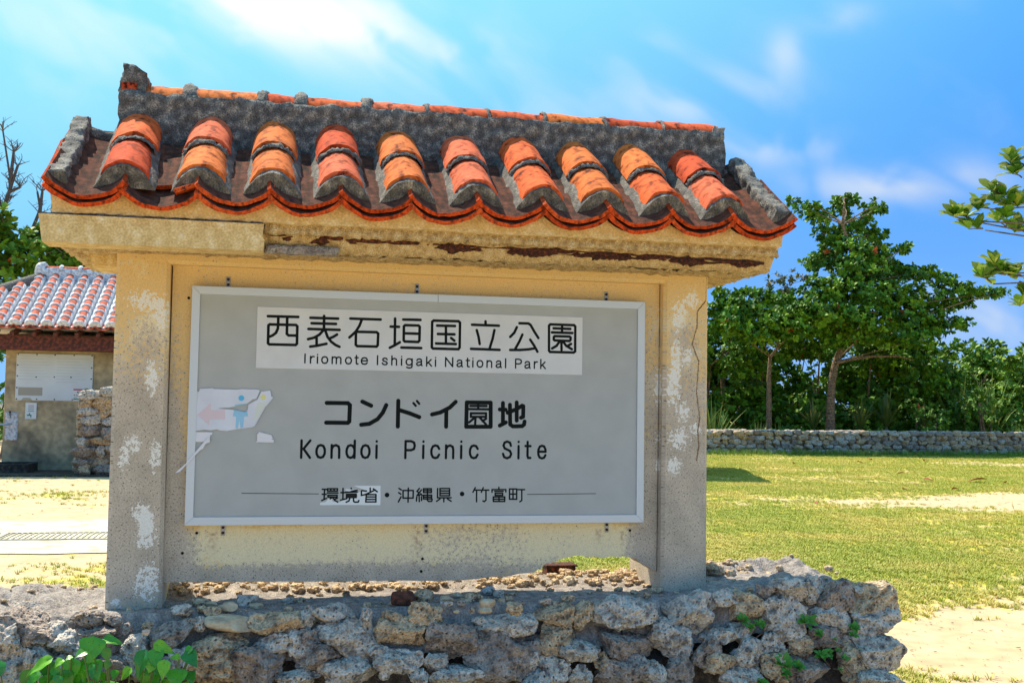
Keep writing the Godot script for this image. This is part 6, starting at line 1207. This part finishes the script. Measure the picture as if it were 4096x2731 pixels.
	# near tree at the right: only its branch ends reach into the picture
	var t := thing("broad_leaved_tree", "near tree whose broad glossy leaved branch ends reach in at the right", "tree", Vector3(10.6, 0, -5.2))
	var mb := MB.new(); mb.tube([Vector3(0, -0.05, 0), Vector3(-0.1, 1.5, 0), Vector3(0.1, 3.0, -0.2), Vector3(0.0, 4.6, -0.4)], [0.2, 0.17, 0.14, 0.08], 10); part("trunk", mb.done(), M.bark, t)
	var o := Vector3(10.6, 0, -5.2); mb = MB.new(); var one := single_leaf(1); var lm := [leafy(C(70, 120, 24), 0.4, 0.4), leafy(C(98, 150, 30), 0.42, 0.45), leafy(C(48, 94, 26), 0.38, 0.35), leafy(C(150, 168, 40), 0.45, 0.5)]
	var stems := [Vector3(0.1, 3.0, -0.2), Vector3(-0.1, 1.6, 0), Vector3(0.0, 4.0, -0.3), Vector3(0.05, 2.3, -0.1)]; var leaves := 0; var rest := []
	for b in NEAR_BLOBS:
		var c := Vector3(b[0], b[1], b[2]) - o; var a: Vector3 = stems[0]
		for s in stems:
			if absf(s.y - c.y + 0.3) < absf(a.y - c.y + 0.3): a = s
		limb(mb, a, c + Vector3(0.12, -0.03, 0), 0.03, 0.007, 0.05)
		var tips := maxi(1, int(b[3] * b[4] * 26.0))
		for k in tips + 1:
			var tip := c + Vector3(R(-0.9, 0.9) * b[3], R(-0.9, 0.9) * b[4], R(-0.5, 0.5) * b[3]); limb(mb, c + Vector3(0.1, -0.02, 0), tip, 0.008, 0.005)
			for q in 9:
				var an := TAU * q / 9.0 + R(-0.4, 0.4); var bs := Basis(Vector3(R(-0.4, 0.4), 0.2, R(-0.4, 0.4)).normalized(), R(-0.6, 0.6)) * Basis(Vector3.UP, an) * Basis(Vector3.BACK, R(0.0, 0.9)); var ln := R(0.14, 0.21)
				var at := Transform3D(bs.scaled(Vector3.ONE * ln), tip); leaves += 1
				if leaves <= 290: part("leaf", one, lm[[0, 0, 1, 1, 2, 3][rng.randi() % 6]], t, at)
				else: rest.append(at)
	part("branches", mb.done(), M.bark, t)
	if rest: many("leaves", one, lm[0], t, rest)
	# the rest of its crown, beyond the right edge
	var bl := []
	for k in 12: bl.append([R(9.6, 12.5), R(3.0, 5.6), R(-6.8, -3.6), R(0.5, 0.8), R(0.35, 0.6)])
	for b in bl: b[0] = maxf(b[0], 9.5 + 0.0 * b[2])
	var cr := crown(bl, 26.0, 0.6, yellowish, 0.01); var xx := []
	for q in cr[0]:
		if q.origin.x > 0.80 * (4.35 - q.origin.z) - 0.55: xx.append(Transform3D(q.basis, q.origin - o))
	many("crown", wa, M.leaf, t, xx)
# ---- plants in and before the wall, litter -----------------------------------
func heart_leaf(sd: int) -> ArrayMesh:   # stem end at origin, tip at +y, face +z, unit long and wide
	var r := RandomNumberGenerator.new(); r.seed = sd; var mb := MB.new(); var n := 12; var rows := []
	var curl := r.randf_range(0.05, 0.22); var fold := r.randf_range(0.06, 0.2); var wave := r.randf_range(0.01, 0.035)
	for k in n + 1:
		var y := float(k) / n; var w := 0.5 * pow(sin(PI * pow(y, 0.56)), 0.85) * (1.0 - 0.3 * y)
		if k == n: w = 0.004
		var row := []
		for i in 7:
			var s := i / 3.0 - 1.0; var x := s * w; var yy := y - 0.14 * absf(s) * (1.0 - y) * 1.4 + (0.018 * ((k + i) % 2) if absf(s) > 0.99 else 0.0)
			row.append(mb.add(Vector3(x, yy, absf(s) * w * fold * 1.6 - curl * y * y + wave * sin(y * 14.0 + s * 2.0) * absf(s) - 0.012 * (1.0 if i == 3 else 0.0)), Vector2(i / 6.0, y)))
		rows.append(row)
	for k in n:
		for i in 6: mb.quad(rows[k][i], rows[k][i + 1], rows[k + 1][i + 1], rows[k + 1][i])
	# vertex order chosen so that the faces look along +z
	for k in range(0, mb.ix.size(), 3):
		var b := mb.ix[k + 1]; mb.ix[k + 1] = mb.ix[k + 2]; mb.ix[k + 2] = b
	return mb.done()
func make_small_plants() -> void:
	var hl := []
	# leaf skin with a paler midrib and side veins
	var vb := blank(128, 128, C(236, 240, 226), 0.22, 7101)
	vb = draw_line(vb, 128, 128, Vector2(64, 2), Vector2(64, 126), 1.3, C(255, 255, 214))
	for q in 6:
		for e in [-1, 1]: vb = draw_line(vb, 128, 128, Vector2(64, 8 + q * 16), Vector2(64 + e * 62, 34 + q * 19), 0.8, C(255, 255, 210))
	for q in 16: vb = draw_line(vb, 128, 128, Vector2(R(4, 124), R(8, 124)), Vector2(R(4, 124), R(8, 124)).lerp(Vector2(64, 64), 0.9), 0.0, C(120, 100, 40))
	for q in 14:
		var sp := Vector2(R(8, 120), R(8, 120)); vb = draw_line(vb, 128, 128, sp, sp + Vector2(R(-2, 2), R(-2, 2)), R(0.8, 2.0), C(140, 110, 50))
	var vt := ImageTexture.create_from_image(Image.create_from_data(128, 128, false, Image.FORMAT_RGB8, vb))
	for q in ["broad", "broad2", "broad3"]: M[q].albedo_texture = vt
	for k in 6: hl.append(heart_leaf(k * 5 + 1))
	var roots := [Vector3(-1.30, 0.0, 0.46), Vector3(-1.06, 0.0, 0.47)]; var labels := ["heart leaved green plant at the wall foot, under the bare coral rock", "heart leaved green plant under the smooth tan stone by the left pier"]
	var plants := []; var stems := [MB.new(), MB.new()]
	for k in 2: plants.append(thing("heart_leaf_plant", labels[k], "plant", roots[k], "heart leaved plants before the wall"))
	var k := 0
	for l in BROAD_LEAVES:
		var a := Vector3(l[0], l[1], l[2]); var b := Vector3(l[3], l[4], l[5]); var w := 0 if a.x < -1.17 else 1
		var y := b - a; var eye := Vector3(-0.25, 0.55, 0.8).normalized()
		var z := (eye + Vector3(R(-0.5, 0.5), R(-0.3, 0.4), 0)).normalized(); var x := y.cross(z).normalized(); z = x.cross(y).normalized()
		part("leaf", hl[k % 6], [M.broad, M.broad2, M.broad3, M.broad][(k * 7) % 4], plants[w], Transform3D(Basis(x * l[6], y, z * y.length()), a - roots[w]))
		var knee := Vector3(lerpf(roots[w].x, a.x, 0.6), a.y * 0.6, 0.45)
		stems[w].tube([Vector3.ZERO, knee - roots[w], a - roots[w] + Vector3(0, -0.02, -0.012), a - roots[w]], [0.006, 0.004, 0.0025, 0.002], 6)
		k += 1
	# inner leaves in their own shade
	for q in 24:
		var w := q % 2; var a: Vector3 = roots[w] + Vector3(R(-0.15, 0.17), R(0.50, 0.665), R(-0.05, 0.03)); var y := Vector3(R(-0.7, 0.7), R(-1.0, -0.3), R(0.0, 0.5)).normalized() * R(0.06, 0.09)
		var z := Vector3(R(-0.5, 0.5), R(0.2, 0.9), 0.8).normalized(); var x := y.cross(z).normalized(); z = x.cross(y).normalized()
		part("leaf", hl[q % 6], [M.broad3, M.broad][q % 2], plants[w], Transform3D(Basis(x * R(0.05, 0.085), y, z * y.length()), a - roots[w])); stems[w].tube([Vector3(0, 0, 0), a - roots[w]], [0.004, 0.002], 5)
	# leaves lower down, below the picture
	for q in 50:
		var w := q % 2; var a: Vector3 = roots[w] + Vector3(R(-0.16, 0.16), R(0.12, 0.52), R(-0.02, 0.14)); var y := Vector3(R(-0.6, 0.6), R(-1.0, -0.2), R(0.2, 0.7)).normalized() * R(0.06, 0.10)
		var z := Vector3(R(-0.4, 0.4), 0.7, 0.7).normalized(); var x := y.cross(z).normalized(); z = x.cross(y).normalized()
		part("leaf", hl[q % 6], [M.broad, M.broad3][q % 2], plants[w], Transform3D(Basis(x * R(0.06, 0.09), y, z * y.length()), a - roots[w])); stems[w].tube([Vector3(0, 0, 0), a - roots[w]], [0.004, 0.002], 5)
	for w in 2: part("stems", stems[w].done(), leafy(C(88, 110, 50), 0.6, 0.1), plants[w])
	# small rosette herbs rooted in the joints at the wall's right end
	var hm := MB.new(); leaf_into(hm, Basis.IDENTITY, Vector3.ZERO, 1.0, 0.5, 0.2); var hleaf := hm.done()
	for r in ROSETTES:
		var t := thing("rosette_herb", "small green rosette herb rooted in a joint of the coral wall", "plant", Vector3(r[0], r[1], r[2]), "rosette herbs in the wall")
		var n := 14 if r[3] > 0.02 else 8
		for q in n:
			var a := q * 2.4; var up := 0.15 + 1.1 * q / n
			var bs := Basis(Vector3.RIGHT, 0.75) * Basis(Vector3.UP, a) * Basis(Vector3.BACK, up)
			part("leaf", hleaf, M.herb, t, Transform3D(bs.scaled(Vector3.ONE * r[3] * R(0.75, 1.1) * 1.05), Vector3(R(-0.2, 0.2), R(-0.2, 0.2), 0) * r[3]))
		var sm := MB.new(); sm.tube([Vector3(0, -0.01, -0.06), Vector3(0, 0, 0)], [0.004, 0.003], 5); part("stem", sm.done(), M.twig, t)
	for w in TWIGS:
		var ps := []; var rs := []
		var o := Vector3(w[1], w[2], w[3])
		for q in range(1, w.size(), 3): ps.append(Vector3(w[q], w[q + 1], w[q + 2]) - o + Vector3(0, 0, R(-0.02, 0.0))); rs.append(w[0] * R(0.8, 1.1))
		var tm := MB.new(); tm.tube([ps[0] - Vector3(0, 0, 0.05)] + ps, [rs[0]] + rs, 7)
		var tw := part("dry_stem", tm.done(), M.twig, self, Transform3D(Basis.IDENTITY, o)); tag(tw, "dry brown cut vine stem among the stones at the wall end", "stem", "dry stems in the wall")
	# fallen leaves on the lawn
	var red := leafy(C(150, 72, 38), 0.7, 0.1); var fl := single_leaf(3)
	for q in [[14.9, -18.4, 0.42], [14.2, -18.6, 0.25], [15.6, -18.0, 0.22], [11.9, -16.1, 0.22], [12.9, -16.0, 0.2], [8.3, -12.8, 0.14], [13.0, -17.4, 0.16], [14.6, -26.5, 0.25], [17.2, -27.0, 0.25], [15.0, -21.5, 0.2], [13.6, -22.0, 0.18], [18.9, -29.5, 0.3], [20.5, -29.0, 0.3]]:
		var o := part("fallen_leaf", fl, red, self, Transform3D((Basis(Vector3.UP, R(0, TAU)) * Basis(Vector3.RIGHT, R(-0.3, 0.3))).scaled(Vector3.ONE * q[2]), Vector3(q[0], 0.02, q[1])))
		tag(o, "curled dry red brown leaf lying on the lawn", "leaf", "fallen leaves on the lawn")
	# taller weeds standing in the turf
	var wd := blades(9, 1.0, 0.03, 91, 1.0); var wm := leafy(C(150, 160, 60), 0.6, 0.3)
	for q in [[9.2, -12.2, 0.24], [6.6, -8.6, 0.16], [7.6, -7.4, 0.18], [5.2, -9.8, 0.2], [4.0, -5.2, 0.14], [3.1, -2.6, 0.16], [8.9, -6.6, 0.16], [6.1, -4.4, 0.12], [10.6, -9.0, 0.16], [3.6, -8.2, 0.18], [5.6, -6.8, 0.12], [6.9, -10.4, 0.16], [4.6, -3.6, 0.12], [9.8, -14.2, 0.22], [11.4, -12.0, 0.2], [7.2, -5.6, 0.1], [5.0, -12.6, 0.18], [8.2, -10.2, 0.14], [10.2, -7.4, 0.14], [3.4, -6.4, 0.1]]:
		var t := thing("lawn_weed", "single weed tuft standing taller than the short turf", "weed", Vector3(q[0], -0.02, q[1]), "weed tufts in the turf")
		part("blades", wd, wm, t, Transform3D(Basis(Vector3.UP, R(0, TAU)).scaled(Vector3.ONE * q[2]), Vector3.ZERO))
